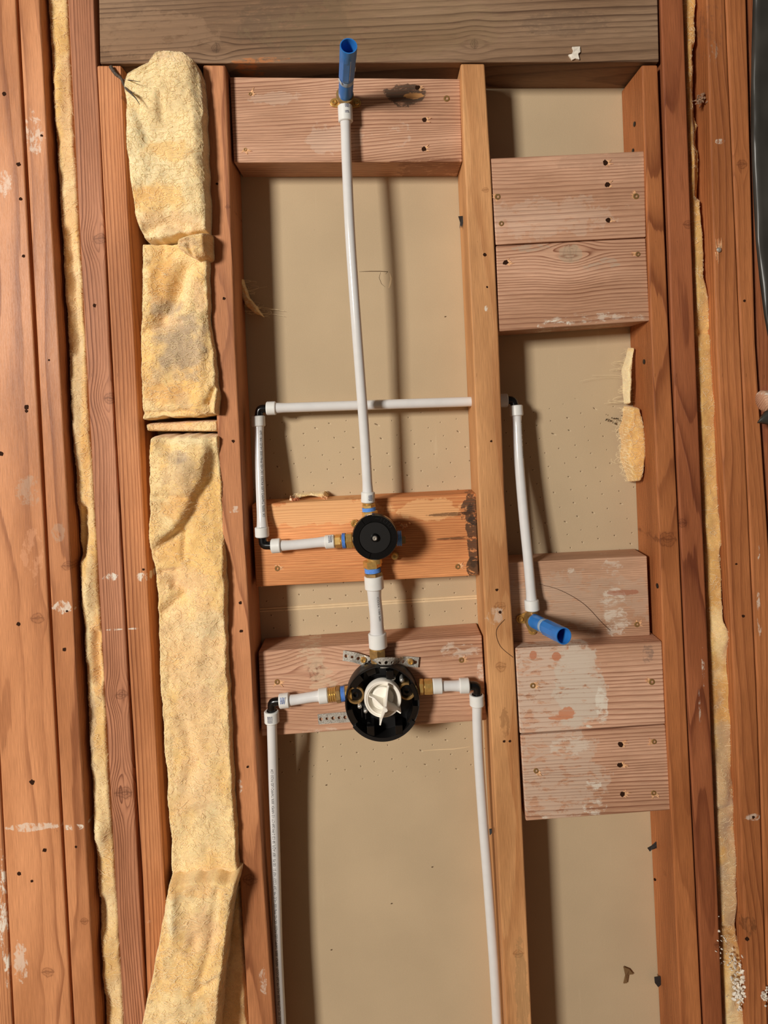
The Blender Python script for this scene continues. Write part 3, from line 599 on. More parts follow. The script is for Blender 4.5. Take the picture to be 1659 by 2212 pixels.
batt('insulation_batt', 'creased middle batt with greyish torn film, above the horizontal slit',
    [(500, 300), (560, 303), (900, 302)], [(500, 450), (600, 453), (700, 456), (760, 466), (860, 474), (915, 470)], [(0, 522), (0.5, 520), (1, 530)], [(0, 912), (0.3, 903), (0.6, 906), (1, 898)], -0.016, 0.06,
    feats=[('crease', [(400, 580), (378, 650), (352, 690)], 16, 0.014), ('crease', [(360, 545), (330, 640)], 25, 0.003), ('bump', 320, 600, 18, 80, 0.006), ('crease', [(318, 715), (390, 695)], 5, 0.004), ('step', [(640, 440), (750, 444), (850, 441)], 0.010, 4), ('bump', 350, 665, 22, 25, 0.004), ('bump', 430, 870, 22, 26, 0.010), ('crease', [(452, 870), (462, 840)], 6, 0.008), ('crease', [(300, 893), (410, 890), (470, 905)], 6, 0.007), ('bump', 470, 880, 8, 18, 0.008), ('bump', 320, 760, 30, 60, 0.004)],
    cols=[(395, 745, 48, 70, Y_GR, 0.85), (352, 665, 26, 22, Y_GR, 0.8), (330, 810, 34, 22, Y_GR, 0.5), (350, 610, 36, 46, Y_OR, 0.55), (312, 620, 14, 100, Y_LT, 0.8), (350, 850, 50, 25, Y_OR, 0.6), (430, 640, 18, 30, Y_PK, 0.7), (455, 600, 14, 60, Y_WH, 0.8), (465, 800, 10, 60, Y_LT, 0.8), (400, 865, 20, 20, Y_GR, 0.4), (318, 780, 18, 40, Y_MD, 0.8), (360, 700, 30, 20, Y_PK, 0.6)],
    nu=56, nv=170, seed=3.1, fib=1300)
batt('insulation_ledge', 'thin recessed band of insulation at the horizontal slit', [(900, 308), (940, 316)], [(900, 472), (940, 474)], [(0, 914), (1, 906)], [(0, 934), (1, 935)], 0.004, 0.06,
    cols=[(390, 925, 90, 14, Y_PK, 0.9), (440, 922, 20, 12, Y_LT, 0.8)], nu=44, nv=14, seed=4.4, fib=160, er=6, edge_w=1.0)
batt('insulation_batt', 'long lower batt running from the slit down to the folded flap',
    [(938, 318), (1060, 324), (1180, 321), (1205, 322), (1240, 332), (1400, 339), (1600, 349), (1800, 362), (1905, 366)], [(938, 474), (1100, 482), (1265, 492), (1400, 494), (1600, 503), (1700, 508), (1905, 519)], [(0, 942), (0.5, 938), (1, 940)], [(0, 1908), (0.3, 1902), (1, 1900)], -0.014, 0.06,
    feats=[('step', [(945, 452), (1030, 444), (1070, 420), (1100, 410), (1140, 385), (1170, 350), (1195, 322)], 0.022, 4), ('bump', 400, 1020, 36, 40, 0.007), ('crease', [(362, 965), (395, 985)], 18, 0.008), ('crease', [(345, 1070), (400, 1075)], 5, 0.003), ('crease', [(375, 1262), (400, 1280), (350, 1330)], 12, 0.010), ('crease', [(350, 1235), (380, 1232)], 5, 0.004), ('bump', 450, 1210, 30, 50, 0.004), ('crease', [(395, 1150), (397, 1205)], 5, 0.004), ('bump', 450, 1330, 40, 40, 0.005), ('bump', 430, 1450, 40, 40, 0.004), ('crease', [(395, 1560), (420, 1650), (400, 1720)], 14, 0.005), ('crease', [(395, 1893), (515, 1893)], 6, 0.006), ('bump', 365, 1266, 5, 5, 0.005)],
    cols=[(395, 1030, 42, 40, Y_GR, 0.45), (385, 985, 22, 14, Y_GR, 0.8), (400, 1095, 60, 30, Y_OR, 0.6), (465, 1090, 40, 80, Y_MD, 0.8), (440, 1190, 80, 80, Y_MD, 0.8), (360, 1190, 40, 30, Y_OR, 0.4), (380, 950, 70, 12, Y_WH, 0.6), (400, 1255, 60, 30, Y_PK, 0.6), (420, 1400, 90, 110, Y_PK, 0.55), (430, 1560, 60, 90, Y_PK, 0.5), (355, 1600, 16, 200, Y_LT, 0.8), (450, 1350, 50, 30, Y_WH, 0.5), (440, 1800, 70, 50, Y_LT, 0.6), (420, 1700, 50, 60, Y_PK, 0.5), (450, 1885, 60, 10, Y_PK, 0.6), (378, 1000, 8, 60, Y_LT, 0.5), (340, 1030, 14, 90, Y_LT, 0.7)],
    nu=56, nv=380, seed=5.2, fib=2400)
batt('insulation_batt', 'backing layer of insulation in shade behind the folded flap', [(1890, 440), (2300, 440)], [(1890, 519), (2000, 524), (2120, 531), (2212, 537), (2330, 545)], [(0, 1896), (1, 1896)], [(0, 2330), (1, 2330)], 0.008, 0.06,
    cols=[(510, 2100, 40, 160, Y_PK, 0.4)], nu=30, nv=110, seed=6.3, fib=300)
batt('insulation_flap', 'folded insulation flap swinging left across the bottom of the broad insulation', [(1900, 366), (1915, 362), (2000, 345), (2212, 303), (2330, 282)], [(1900, 516), (1920, 510), (2000, 494), (2100, 483), (2212, 471), (2330, 460)], [(0, 1912), (0.3, 1904), (1, 1903)], [(0, 2330), (1, 2330)], -0.040, 0.002,
    feats=[('bump', 372, 1980, 10, 60, 0.005), ('crease', [(470, 1930), (450, 2060), (430, 2130)], 10, 0.005), ('crease', [(395, 1950), (420, 2040)], 16, 0.004), ('crease', [(420, 2150), (480, 2110)], 8, 0.004), ('crease', [(335, 2040), (345, 2120)], 8, 0.004)],
    cols=[(372, 1975, 12, 40, Y_WH, 0.95), (345, 2030, 10, 120, Y_MD, 0.9), (420, 1925, 50, 18, Y_OR, 0.45), (480, 2000, 10, 80, Y_MD, 0.8), (430, 2020, 40, 50, Y_PK, 0.6), (410, 2100, 50, 30, Y_MD, 0.6), (460, 2180, 20, 30, Y_OR, 0.4), (380, 2180, 60, 40, Y_LT, 0.8)],
    nu=56, nv=190, seed=7.1, fib=1300)
batt('insulation_strip', 'narrow fuzzy insulation strip between the second and third studs at left', [(-200, 86), (0, 98), (740, 141), (1100, 160), (1480, 182), (2212, 221), (2330, 227)], [(-200, 140), (0, 150), (740, 190), (1100, 210), (1480, 230), (2212, 273), (2330, 278)], [(0, -200), (1, -200)], [(0, 2330), (1, 2330)], 0.022, 0.085,
    feats=[('crease', [(150, 500), (168, 760)], 10, 0.008), ('bump', 190, 1270, 14, 60, 0.010), ('crease', [(210, 1370), (213, 1470)], 10, 0.010), ('bump', 218, 1800, 14, 30, 0.010), ('crease', [(215, 1950), (228, 2010)], 12, 0.008), ('bump', 130, 200, 12, 80, 0.006), ('crease', [(180, 1100), (178, 1200)], 8, 0.010)],
    cols=[(150, 420, 16, 300, Y_PK, 0.5), (165, 850, 14, 200, Y_GR, 0.4), (185, 950, 8, 200, Y_OR, 0.4), (195, 1300, 10, 100, Y_WH, 0.6), (210, 1420, 16, 80, Y_OR, 0.7), (215, 1810, 14, 40, Y_WH, 0.7), (200, 1580, 8, 90, Y_GR, 0.6)],
    nu=18, nv=460, seed=8.4, fib=1500, er=9, base=(Y_LT*0.9, Y_MD*0.85), fray=0.2, edge_w=2.0)
batt('insulation_strip', 'torn brownish insulation strip in the gap right of the dark red stud', [(-200, 1462), (0, 1474), (740, 1500), (1480, 1530), (2212, 1560), (2330, 1566)],
    [(-200, 1503), (0, 1508), (380, 1520), (600, 1525), (716, 1551), (722, 1541), (900, 1553), (1060, 1560), (1340, 1567), (1372, 1583), (1400, 1581), (1580, 1591), (1700, 1589), (1850, 1599), (1950, 1597), (2000, 1595), (2080, 1613), (2170, 1623), (2330, 1611)], [(0, -200), (1, -200)], [(0, 2330), (1, 2330)], 0.020, 0.085,
    feats=[('bump', 1560, 1370, 14, 40, 0.008), ('crease', [(1500, 720), (1540, 716)], 5, 0.008), ('bump', 1560, 1700, 16, 50, 0.006), ('crease', [(1545, 1750), (1575, 1745)], 6, 0.006), ('bump', 1575, 2120, 14, 60, 0.008), ('crease', [(1505, 100), (1512, 420)], 7, 0.014)],
    cols=[(1500, 200, 14, 300, Y_OR, 0.7), (1530, 650, 12, 60, Y_MD, 0.7), (1545, 1000, 16, 220, Y_MD, 0.6), (1560, 1380, 20, 90, Y_LT, 0.7), (1560, 1700, 24, 160, Y_GR, 0.55), (1575, 1900, 20, 150, Y_GR, 0.5), (1585, 2150, 22, 80, Y_LT, 0.8), (1504, 250, 6, 180, Y_DK, 0.7)],
    nu=18, nv=440, seed=9.5, fib=900, er=8, base=(Y_MD*0.8, Y_OR*0.85), fray=0.25, edge_w=3.0)
batt('insulation_tuft', 'flat yellow tuft squeezed out beside the orange stud, larger lower one of two', [(878, 1362), (930, 1352), (1000, 1357), (1045, 1372)], [(878, 1386), (960, 1400), (1030, 1388), (1045, 1380)], [(0, 876), (1, 880)], [(0, 1046), (1, 1040)], 0.045, 0.075,
    cols=[(1375, 960, 14, 60, Y_MD, 0.8), (1380, 985, 10, 40, Y_OR, 0.4)], nu=20, nv=80, seed=10.1, fib=260, er=6, base=(Y_MD*0.85, Y_OR), edge_w=5, fray=0.6)
batt('insulation_tuft', 'thin pale tuft curling against the orange stud, smaller upper one of two', [(748, 1368), (800, 1354), (850, 1356), (872, 1358)], [(748, 1376), (800, 1368), (850, 1366), (872, 1368)], [(0, 748), (1, 750)], [(0, 872), (1, 874)], 0.055, 0.078,
    cols=[(1360, 820, 10, 60, Y_WH, 0.8)], nu=12, nv=60, seed=11.1, fib=60, er=5, edge_w=2)
batt('insulation_tuft', 'wisp of insulation sticking out behind the reddish stud into the pipe bay', [(598, 516), (640, 520), (660, 530), (680, 556)], [(598, 522), (640, 536), (660, 552), (682, 568)], [(0, 598), (1, 600)], [(0, 676), (1, 683)], 0.066, 0.084,
    cols=[(535, 650, 20, 40, Y_OR, 0.5)], nu=12, nv=40, seed=12.1, fib=80, er=4, edge_w=2, fray=0.6)
batt('insulation_tuft', 'small wisp of insulation on top of the bright orange block', [(1064, 640), (1086, 632)], [(1064, 700), (1074, 708), (1086, 700)], [(0, 1068), (0.5, 1066), (1, 1063)], [(0, 1080), (0.5, 1072), (1, 1080)], 0.062, 0.084,
    cols=[(690, 1070, 14, 10, Y_LT, 0.7)], nu=30, nv=10, seed=13.1, fib=70, er=4, edge_w=2, fray=0.3)

# ------------------------------------------------------------------ plumbing
def ring(px, py, y, ax, length, par, r=0.0113, ri=0.0078, mat=None):
    """expansion ring centred at photo point, axis ax"""
    c = W(px, py, y); a = Vector(ax).normalized(); h = length/2; bm = bmesh.new(); e = 0.0012
    lathe(bm, c, a, [(ri, -h), (r-e, -h), (r, -h+e), (r, h-e), (r-e, h), (ri, h), (ri, -h)], 36)
    return obj('expansion_ring', bm, mat or M_RING, par, smooth=0.5)
def pipe(label, pts, r, flare=(1, 1), group=None, name='plastic_pipe'):
    """pts = (photo x, photo y, depth)"""
    P = crm([W(*p) for p in pts], 14); L = [0]
    for a, b in zip(P, P[1:]): L.append(L[-1]+(b-a).length)
    T = L[-1]; rad = []
    for s in L:
        k = 1.0
        if flare[0]: k = max(k, 1+0.17*max(0, 1-s/0.022)**1.5)
        if flare[1]: k = max(k, 1+0.17*max(0, 1-(T-s)/0.022)**1.5)
        rad.append(r*k)
    bm = bmesh.new(); tube(bm, P, rad, 28)
    o = obj(name, bm, M_PEX, smooth=0.7); tag(o, label, 'pipe', group); return o, P
def axis_of(p, q): return (W(*q)-W(*p)).normalized()
def hexnut(px, py, y, ax, length, r, par, mat=None, name='brass_hex', n=6, rot=0.3):
    c = W(px, py, y) if not isinstance(px, Vector) else px; a = Vector(ax).normalized(); h = length/2; bm = bmesh.new(); e = 0.0012
    lathe(bm, c, a, [(0, -h), (r-e, -h), (r, -h+e), (r, h-e), (r-e, h), (0, h)], n, rot=rot)
    return obj(name, bm, mat or M_BRASS, par)
def cyl(px, py, y, ax, length, r, par, mat=None, name='brass_barrel', ridges=0):
    c = W(px, py, y) if not isinstance(px, Vector) else px; a = Vector(ax).normalized(); h = length/2; bm = bmesh.new()
    pr = [(0, -h), (r, -h)]
    if ridges:
        for k in range(ridges*2+1): pr.append((r*(0.92 if k % 2 else 1.03), -h+length*(k+0.5)/(ridges*2+1)))
    pr += [(r, h), (0, h)]
    lathe(bm, c, a, pr, 32); return obj(name, bm, mat or M_BRASS, par, smooth=0.9)
def printed(o_par, path, text, r, height, ang, mat=None, start=0.01, up=True, name='printed_text', squash=1.0):
    """text laid along the pipe, wrapped on its surface; ang = direction round the pipe (0 = towards camera, + = right)"""
    cu = bpy.data.curves.new('t', 'FONT'); cu.body = text; cu.size = height*1.35
    ob = bpy.data.objects.new('t', cu); C.objects.link(ob)
    dg = bpy.context.evaluated_depsgraph_get(); dg.update()
    me = bpy.data.meshes.new_from_object(ob.evaluated_get(dg)); bpy.data.objects.remove(ob)
    L = [0]
    for a, b in zip(path, path[1:]): L.append(L[-1]+(b-a).length)
    bm = bmesh.new(); bm.from_mesh(me)
    bmesh.ops.subdivide_edges(bm, edges=[e for e in bm.edges if e.calc_length() > height*0.4], cuts=1)
    for v in bm.verts:
        s = start+v.co.x*squash; q = v.co.y-height*0.5
        i = 0
        while i < len(L)-2 and L[i+1] < s: i += 1
        t = (s-L[i])/(L[i+1]-L[i]); p = path[i].lerp(path[i+1], t); d = (path[i+1]-path[i]).normalized()
        side = d.cross(Vector((0, -1, 0))).normalized(); front = side.cross(d).normalized()
        if front.y > 0: front = -front
        side = -d.cross(front).normalized()
        a = ang+q/r*(1 if up else -1)
        v.co = p+front*math.cos(a)*(r+0.00015)+side*math.sin(a)*(r+0.00015)
    ob = obj(name, bm, mat or M_INK, o_par)
    bpy.data.meshes.remove(me); return ob
def elbow(label, corner, p, q, r=0.0066):
    """black moulded elbow: corner and its two ends, all (px, py, y)"""
    c, a, b = W(*corner), W(*p), W(*q); t = empty('pipe_elbow', c, label, 'pipe fitting')
    da = (a-c).normalized(); db = (b-c).normalized(); k = r*0.9; bm = bmesh.new()
    tube(bm, [a, c+da*k]+[c+da*k*(1-s)**2+db*k*s*s for s in (0.25, 0.5, 0.75)]+[c+db*k, b], r, 24)
    obj('elbow_body', bm, M_BLK, t, smooth=0.8)
    for e, d in ((a, da), (b, db)):
        bm = bmesh.new(); lathe(bm, e-d*0.0012, d, [(r, -0.001), (r+0.0014, -0.0006), (r+0.0014, 0.0006), (r, 0.001)], 24); obj('stop_collar', bm, M_BLK, t, smooth=0.8)
    return t
RH, RT = 0.0080, 0.0113   # half-inch pipe radius, its ring
# riser hose from the round valve to the upper stub
o, _ = pipe('long white riser hose curving from the round valve up to the upper blue stub', [(746, 250, 0.0), (749, 350, -0.004), (756, 500, -0.008), (766, 650, -0.006), (777, 800, 0.0), (786, 920, 0.004), (791, 1000, 0.006), (795, 1072, 0.006)], RH)
q = ring(746, 246, 0.0, (0, 0, 1), 0.026, o, 0.0115)
q2 = ring(795, 1074, 0.006, (0.05, 0, 1), 0.017, o, 0.0110)
def label_on_ring(px, py, y, w, h, par, rows, mat, r, horiz=False):
    """tiny unreadable print of a ring: rows of short dashes following the ring"""
    bm = bmesh.new(); rnd = random.Random(int(px+py)); c = W(px, py, y)
    for i in range(rows):
        s = -w/2
        while s < w/2:
            l = rnd.uniform(0.0006, 0.0014); t = -h/2+h*(i+0.5)/rows; hh = h/rows*0.30
            a0, a1 = (s, s+l) if not horiz else (t-hh, t+hh); b0, b1 = (t-hh, t+hh) if not horiz else (s, s+l)
            vs_ = []
            for aa, bb in ((a0, b0), (a1, b0), (a1, b1), (a0, b1)):
                an = aa/r if not horiz else bb/r; other = bb if not horiz else aa
                vs_.append(bm.verts.new(c+Vector((math.sin(an)*(r+0.0001), -math.cos(an)*(r+0.0001), other)) if not horiz else c+Vector((other, -math.cos(an)*(r+0.0001), math.sin(an)*(r+0.0001)))))
            bm.faces.new(vs_); s += l+rnd.uniform(0.0003, 0.0007)
    obj('printed_marks', bm, mat, par)
label_on_ring(748, 234, 0.0, 0.008, 0.006, q, 3, M_INKN, 0.0115); label_on_ring(748, 247, 0.0, 0.008, 0.004, q, 2, M_INKN, 0.0115)
label_on_ring(798, 1074, 0.006, 0.008, 0.009, q2, 5, M_INKN, 0.0110)
# horizontal run through the centre stud
h0, h1 = (596, 881.5, 0.045), (1106, 864.5, 0.045)
o, _ = pipe('white pipe running level across the bay and through the centre stud', [(590, 881.7, 0.045), (700, 878, 0.045), (850, 873, 0.045), (1018, 867.5, 0.045), (1092, 865, 0.045)], RH, (1, 1))
ring(586, 882, 0.045, axis_of(h0, h1), 0.0155, o); ring(1086, 865.2, 0.045, axis_of(h0, h1), 0.0155, o)
elbow('black elbow at the upper left end of the level pipe', (560, 883, 0.045), (577, 882.5, 0.045), (559, 900, 0.045))
elbow('black elbow beyond the centre stud, above the right-hand pipe', (1109, 864, 0.045), (1095, 864.5, 0.045), (1112, 878, 0.044))
# short vertical pipe at left with printed line
o, pth = pipe('short upright pipe printed with small letters beside the reddish stud', [(567, 1140, 0.018), (565, 1100, 0.024), (561, 1000, 0.034), (559, 920, 0.044), (558, 910, 0.045)], RH)
ring(558, 910, 0.045, axis_of((559, 922, 0.044), (558, 900, 0.045)), 0.0175, o); ring(566, 1149, 0.018, (0, 0, 1), 0.016, o)
printed(o, pth, 'NRPEX 300% TAMPO UES PX253 10C+ES PM6100E HUD MR1269 CO2Y', RH, 0.0042, -0.55, start=0.006, squash=0.95)
elbow('black elbow at the lower left corner beside the bright orange block', (568, 1178, 0.016), (567, 1160, 0.017), (588, 1178.5, 0.014))
# feed into the round valve from the left
hd = axis_of((600, 1179, 0.014), (700, 1170, 0.010))
o, _ = pipe('short level pipe feeding the round black valve from the left', [(600, 1179, 0.014), (640, 1176.5, 0.013), (700, 1170.5, 0.011), (712, 1170, 0.011)], RH)
ring(597, 1179, 0.014, hd, 0.0155, o, 0.0116); q = ring(713, 1170, 0.011, hd, 0.0155, o, 0.0109); label_on_ring(714, 1163, 0.010, 0.012, 0.006, q, 3, M_INKN, 0.0110, True)

# --- round valve (upper)
VC = W(810, 1161, -0.04)
v1 = empty('shower_valve', VC, 'round black capped brass valve on the bright orange block', 'valve')
yv = 0.008
bm = bmesh.new(); cbr = W(806, 1163, 0.0); lathe(bm, Vector((cbr.x, 0.028, cbr.z)), (0, -1, 0), [(0, 0), (0.022, 0), (0.024, 0.004), (0.024, 0.040), (0.018, 0.050), (0, 0.050)], 40); obj('valve_body', bm, M_BRASSD, v1, smooth=0.6)
vx = Vector((math.cos(0.048+0.0), 0, 0.0)).normalized()
hexnut(731, 1169, yv, hd, 0.010, 0.0108, v1, name='inlet_hex'); cyl(738, 1168.5, yv, hd, 0.006, 0.0098, v1, name='inlet_thread', ridges=3)
cyl(743.5, 1168, yv, hd, 0.0050, 0.0122, v1, M_TAPE, 'thread_tape', ridges=2); hexnut(755, 1167, yv, hd, 0.011, 0.0130, v1, name='inlet_union', rot=0.0); cyl(778, 1166, yv, hd, 0.024, 0.0115, v1, name='side_branch')
vz = axis_of((812, 1244, yv), (796, 1085, yv))
cyl(796, 1086, yv, vz, 0.007, 0.0103, v1, name='outlet_collar', ridges=2); hexnut(797, 1093, yv, vz, 0.006, 0.0108, v1, name='outlet_hex'); cyl(797, 1100, yv, vz, 0.0058, 0.0110, v1, M_TAPE, 'thread_tape', ridges=2)
hexnut(799, 1110, yv, vz, 0.010, 0.0130, v1, name='outlet_union'); cyl(802, 1130, yv, vz, 0.024, 0.0115, v1, name='top_branch')
cyl(808, 1200, yv, vz, 0.024, 0.0125, v1, name='bottom_branch'); hexnut(804, 1218, yv, vz, 0.012, 0.0145, v1, name='lower_union', rot=0.5); cyl(805, 1231, yv, vz, 0.0072, 0.0128, v1, M_TAPE, 'thread_tape', ridges=3); hexnut(807, 1240.5, yv, vz, 0.006, 0.0150, v1, name='lower_hex', mat=M_BRASSD, rot=0.2)
cyl(862, 1163, yv, (1, 0, 0), 0.008, 0.0120, v1, M_TAPE, 'thread_tape', ridges=2); hexnut(870, 1165, yv, (1, 0, 0), 0.009, 0.0080, v1, M_BRASSD, 'square_plug', 4, 0.78); cyl(842, 1163, yv, (1, 0, 0), 0.022, 0.0115, v1, name='plug_branch')
for px, py in ((766, 1131), (853, 1201)):
    bm = bmesh.new(); c = W(px, py, 0.026); lathe(bm, c, (0, -1, 0), [(0.006, -0.006), (0.006, 0.001), (0.0045, 0.002), (0.0022, 0.0015), (0.0018, 0), (0, 0)], 20); obj('mount_screw', bm, M_BRASS, v1, smooth=0.6)
rc = M_(49.5, -0.04)
bm = bmesh.new(); lathe(bm, VC+Vector((0, 0.022, 0)), (0, -1, 0), [(0, 0), (rc*0.93, 0), (rc*0.97, 0.002), (rc, 0.012), (rc, 0.020), (rc-0.0012, 0.0215), (0, 0.0215)], 96); obj('black_cap', bm, M_BLK, v1, smooth=0.6)
# raised ring in three stepped segments, raised centre disc, post and screw
def A_(x, y): return math.atan2(-(y-857), x-830)
for a0, a1, h in ((A_(1440, 1220), A_(770, 200)+0.0, 0.0030), (A_(430, 300), A_(610, 1500)+2*PI, 0.0022)):
    if a1 < a0: a1 += 2*PI
    bm = bmesh.new(); arcshell(bm, VC+Vector((0, 0.001, 0)), None, rc*0.71, rc*0.985, 0, h, a0, a1, 70, 0.0006); obj('raised_segment', bm, M_BLK, v1)
bm = bmesh.new(); arcshell(bm, VC+Vector((0, 0.001, 0)), None, rc*0.70, rc*0.725, 0, 0.0036, A_(1330, 1120), A_(1330, 1120)+1.55*PI, 90); obj('rim_line', bm, M_BLK, v1)
bm = bmesh.new(); lathe(bm, VC, (0, -1, 0), [(0, 0), (rc*0.68, 0), (rc*0.67, 0.0016), (0, 0.0016)], 80); obj('centre_disc', bm, M_BLKM, v1, smooth=0.5)
bm = bmesh.new(); lathe(bm, VC, (0, -1, 0), [(0.0068, 0), (0.0062, 0.004), (0.0050, 0.0065), (0, 0.0065)], 32); obj('centre_post', bm, M_BLK, v1, smooth=0.8)
bm = bmesh.new(); lathe(bm, VC+Vector((0, -0.0060, 0)), (0, -1, 0), [(0.0038, 0), (0.0036, 0.0016), (0.0024, 0.0026), (0.0010, 0.0024), (0.0008, 0.001), (0, 0.001)], 24); obj('centre_screw', bm, M_STEEL, v1, smooth=0.8)
# engraved arrow and letters on the raised ring
bm = bmesh.new(); am = 1.17
arcshell(bm, VC+Vector((0, 0.001, 0)), None, rc*0.84, rc*0.855, 0, 0.0034, 1.30, 1.52, 12)
for a0, a1 in ((1.18, 1.20), (1.02, 1.04), (0.86, 0.88), (0.70, 0.72), (0.54, 0.56)): arcshell(bm, VC+Vector((0, 0.001, 0)), None, rc*0.76, rc*0.93, 0, 0.0034, a0, a1, 3)
for rr in (0.76, 0.92):
    arcshell(bm, VC+Vector((0, 0.001, 0)), None, rc*rr, rc*(rr+0.012), 0, 0.0034, 0.86, 1.04, 8); arcshell(bm, VC+Vector((0, 0.001, 0)), None, rc*rr, rc*(rr+0.012), 0, 0.0034, 0.54, 0.70, 8)
obj('embossed_marks', bm, M_BLKM, v1)

# wider pipe between the valves
vd = axis_of((816, 1375, 0.008), (808, 1260, 0.008))
o, pth = pipe('thick short pipe joining the round valve to the mixing valve below', [(808, 1262, yv), (809, 1290, yv), (813, 1330, yv), (815, 1368, yv), (816, 1380, yv)], 0.0108)
ring(808, 1258, yv, vd, 0.021, o, 0.0152, 0.0105); ring(816, 1383, yv, vd, 0.023, o, 0.0146, 0.0105)
printed(o, pth, 'CO2Y 100 PSI', 0.0108, 0.0030, 0.5, M_INK, start=0.018, up=False, squash=1.6)

# --- mixing valve (lower)
GC = W(826, 1519, -0.012)
v2 = empty('mixing_valve', GC, 'large black-guarded mixing valve with a white finned cap', 'valve')
rg = M_(81, -0.012)
bm = bmesh.new(); lathe(bm, GC+Vector((0, 0.036, 0)), (0, -1, 0), [(0, 0), (rg*0.94, 0), (rg*0.985, 0.002), (rg, 0.034), (rg-0.0010, 0.036), (rg-0.0028, 0.035), (rg-0.0032, 0.010), (0, 0.010)], 120); obj('guard_cup', bm, M_BLKM, v2, smooth=0.6)
# lower lip and side notches
bm = bmesh.new(); arcshell(bm, GC, None, rg*0.90, rg*1.00, -0.030, 0.0035, PI+0.62, 2*PI-0.55, 60); obj('guard_lip', bm, M_BLKM, v2)
bm = bmesh.new()
for a0, a1, r0, r1, t1 in ((3.3, 3.75, 0.82, 0.97, 0.0), (5.6, 6.15, 0.82, 0.97, 0.0), (0.05, 0.55, 0.86, 0.97, 0.001), (2.2, 2.6, 0.80, 0.97, 0.001), (1.0, 1.35, 0.74, 0.95, -0.010), (1.75, 2.05, 0.74, 0.95, -0.010)):
    arcshell(bm, GC, None, rg*r0, rg*r1, -0.028, t1, a0, a1, 16)
    obj('guard_ledge', bm, M_BLK, v2); bm = bmesh.new()
bm.free()
for a, b in (((-0.026, -0.002, -0.050), (-0.014, 0.026, -0.034)), ((0.018, -0.004, -0.048), (0.030, 0.026, -0.034)), ((0.008, 0.0, 0.036), (0.020, 0.026, 0.050))):
    bm = bmesh.new(); box(bm, GC+Vector(a), GC+Vector(b)); obj('guard_bracket', bm, M_BLK, v2, bevel=0.001)
for px, py, r in ((768, 1501, 19.5), (879, 1493, 19.0)):
    c = W(px, py, -0.004); bm = bmesh.new(); lathe(bm, c+Vector((0, 0.018, 0)), (0, -1, 0), [(M_(r), 0), (M_(r), 0.019), (M_(r)-0.001, 0.020), (M_(r*0.78), 0.020), (M_(r*0.74), 0.019), (M_(r*0.72), 0.004), (0, 0.004)], 40); st = obj('stop_ring', bm, M_BRASSD, v2, smooth=0.6)
    bm = bmesh.new(); lathe(bm, c+Vector((0, 0.010, 0)), (0, -1, 0), [(M_(r*0.70), 0), (M_(r*0.70), 0.008), (M_(r*0.3), 0.009), (M_(r*0.3), 0.004), (0, 0.004)], 24); obj('stop_stem', bm, M_BLK, st, smooth=0.6)
for px, py, y in ((850, 1465, -0.006), (868, 1469, -0.008), (777, 1526, -0.008), (790, 1536, -0.004)):
    bm = bmesh.new(); c = W(px, py, y); lathe(bm, c, (0, -1, 0), [(0.0032, -0.02), (0.0036, 0), (0.0028, 0.002), (0, 0.0030)], 18); obj('guard_screw', bm, M_STEEL, v2, smooth=0.9)
for a in ((782, 1550), (790, 1553)):
    bm = bmesh.new(); c = W(*a, 0.004); box(bm, c+Vector((-0.0006, -0.001, 0)), c+Vector((0.0008, 0.012, 0.014))); obj('guard_rib', bm, M_BLKM, v2)
bm = bmesh.new(); c = W(797, 1562, 0.0); lathe(bm, c, (0, -1, 0), [(0.0032, 0.001), (0.0032, 0.004), (0.0018, 0.004), (0.0016, 0), (0, 0)], 16); obj('screw_boss', bm, M_BLKM, v2, smooth=0.7)
# white cap with threads and four fins
CC = W(827, 1511, -0.020); rw = M_(40.5, -0.020)
bm = bmesh.new(); pr = [(0, -0.012), (rw, -0.012), (rw, -0.002), (rw-0.001, 0.0), (rw-0.003, 0.0)]
for k in range(5): pr += [(rw*0.88-0.0006*k, -0.001-0.0022*k), (rw*0.80-0.0008*k, -0.0016-0.0022*k)]
pr += [(rw*0.60, -0.012), (rw*0.58, -0.006), (rw*0.54, -0.005), (0, -0.005)]
lathe(bm, CC, (0, -1, 0), pr, 80); cap = obj('white_cap', bm, M_WHT, v2, smooth=0.6)
hub = W(833, 1534, -0.050)
bm = bmesh.new(); lathe(bm, hub+Vector((0, 0.034, 0)), (0, -1, 0), [(0.0045, 0), (0.0038, 0.033), (0.003, 0.035), (0, 0.035)], 8); obj('fin_hub', bm, M_WHT, cap)
for tx, ty, yr in ((839, 1481, -0.030), (797, 1504, -0.024), (821, 1567, -0.036), (866, 1541, -0.034)):
    tip = W(tx, ty, yr); base_ = Vector((tip.x, CC.y+0.008, tip.z)); hb = hub+Vector((0, 0.034, 0)); n = (tip-hub).cross(Vector((0, 1, 0))).normalized()*0.0011
    bm = bmesh.new(); mid = hub.lerp(tip, 0.72)+Vector((0, 0.006, 0))
    pts = [hub+Vector((0, 0, 0)), mid, tip, base_, hb]
    prism(bm, [p-n for p in pts], n*2); obj('fin', bm, M_WHT, cap, bevel=0.0004)
bm = bmesh.new(); c = W(818, 1440, 0.012); box(bm, c+Vector((-0.014, -0.006, -0.014)), c+Vector((0.014, 0.014, 0.012))); obj('top_neck', bm, M_BLKM, v2, bevel=0.003)
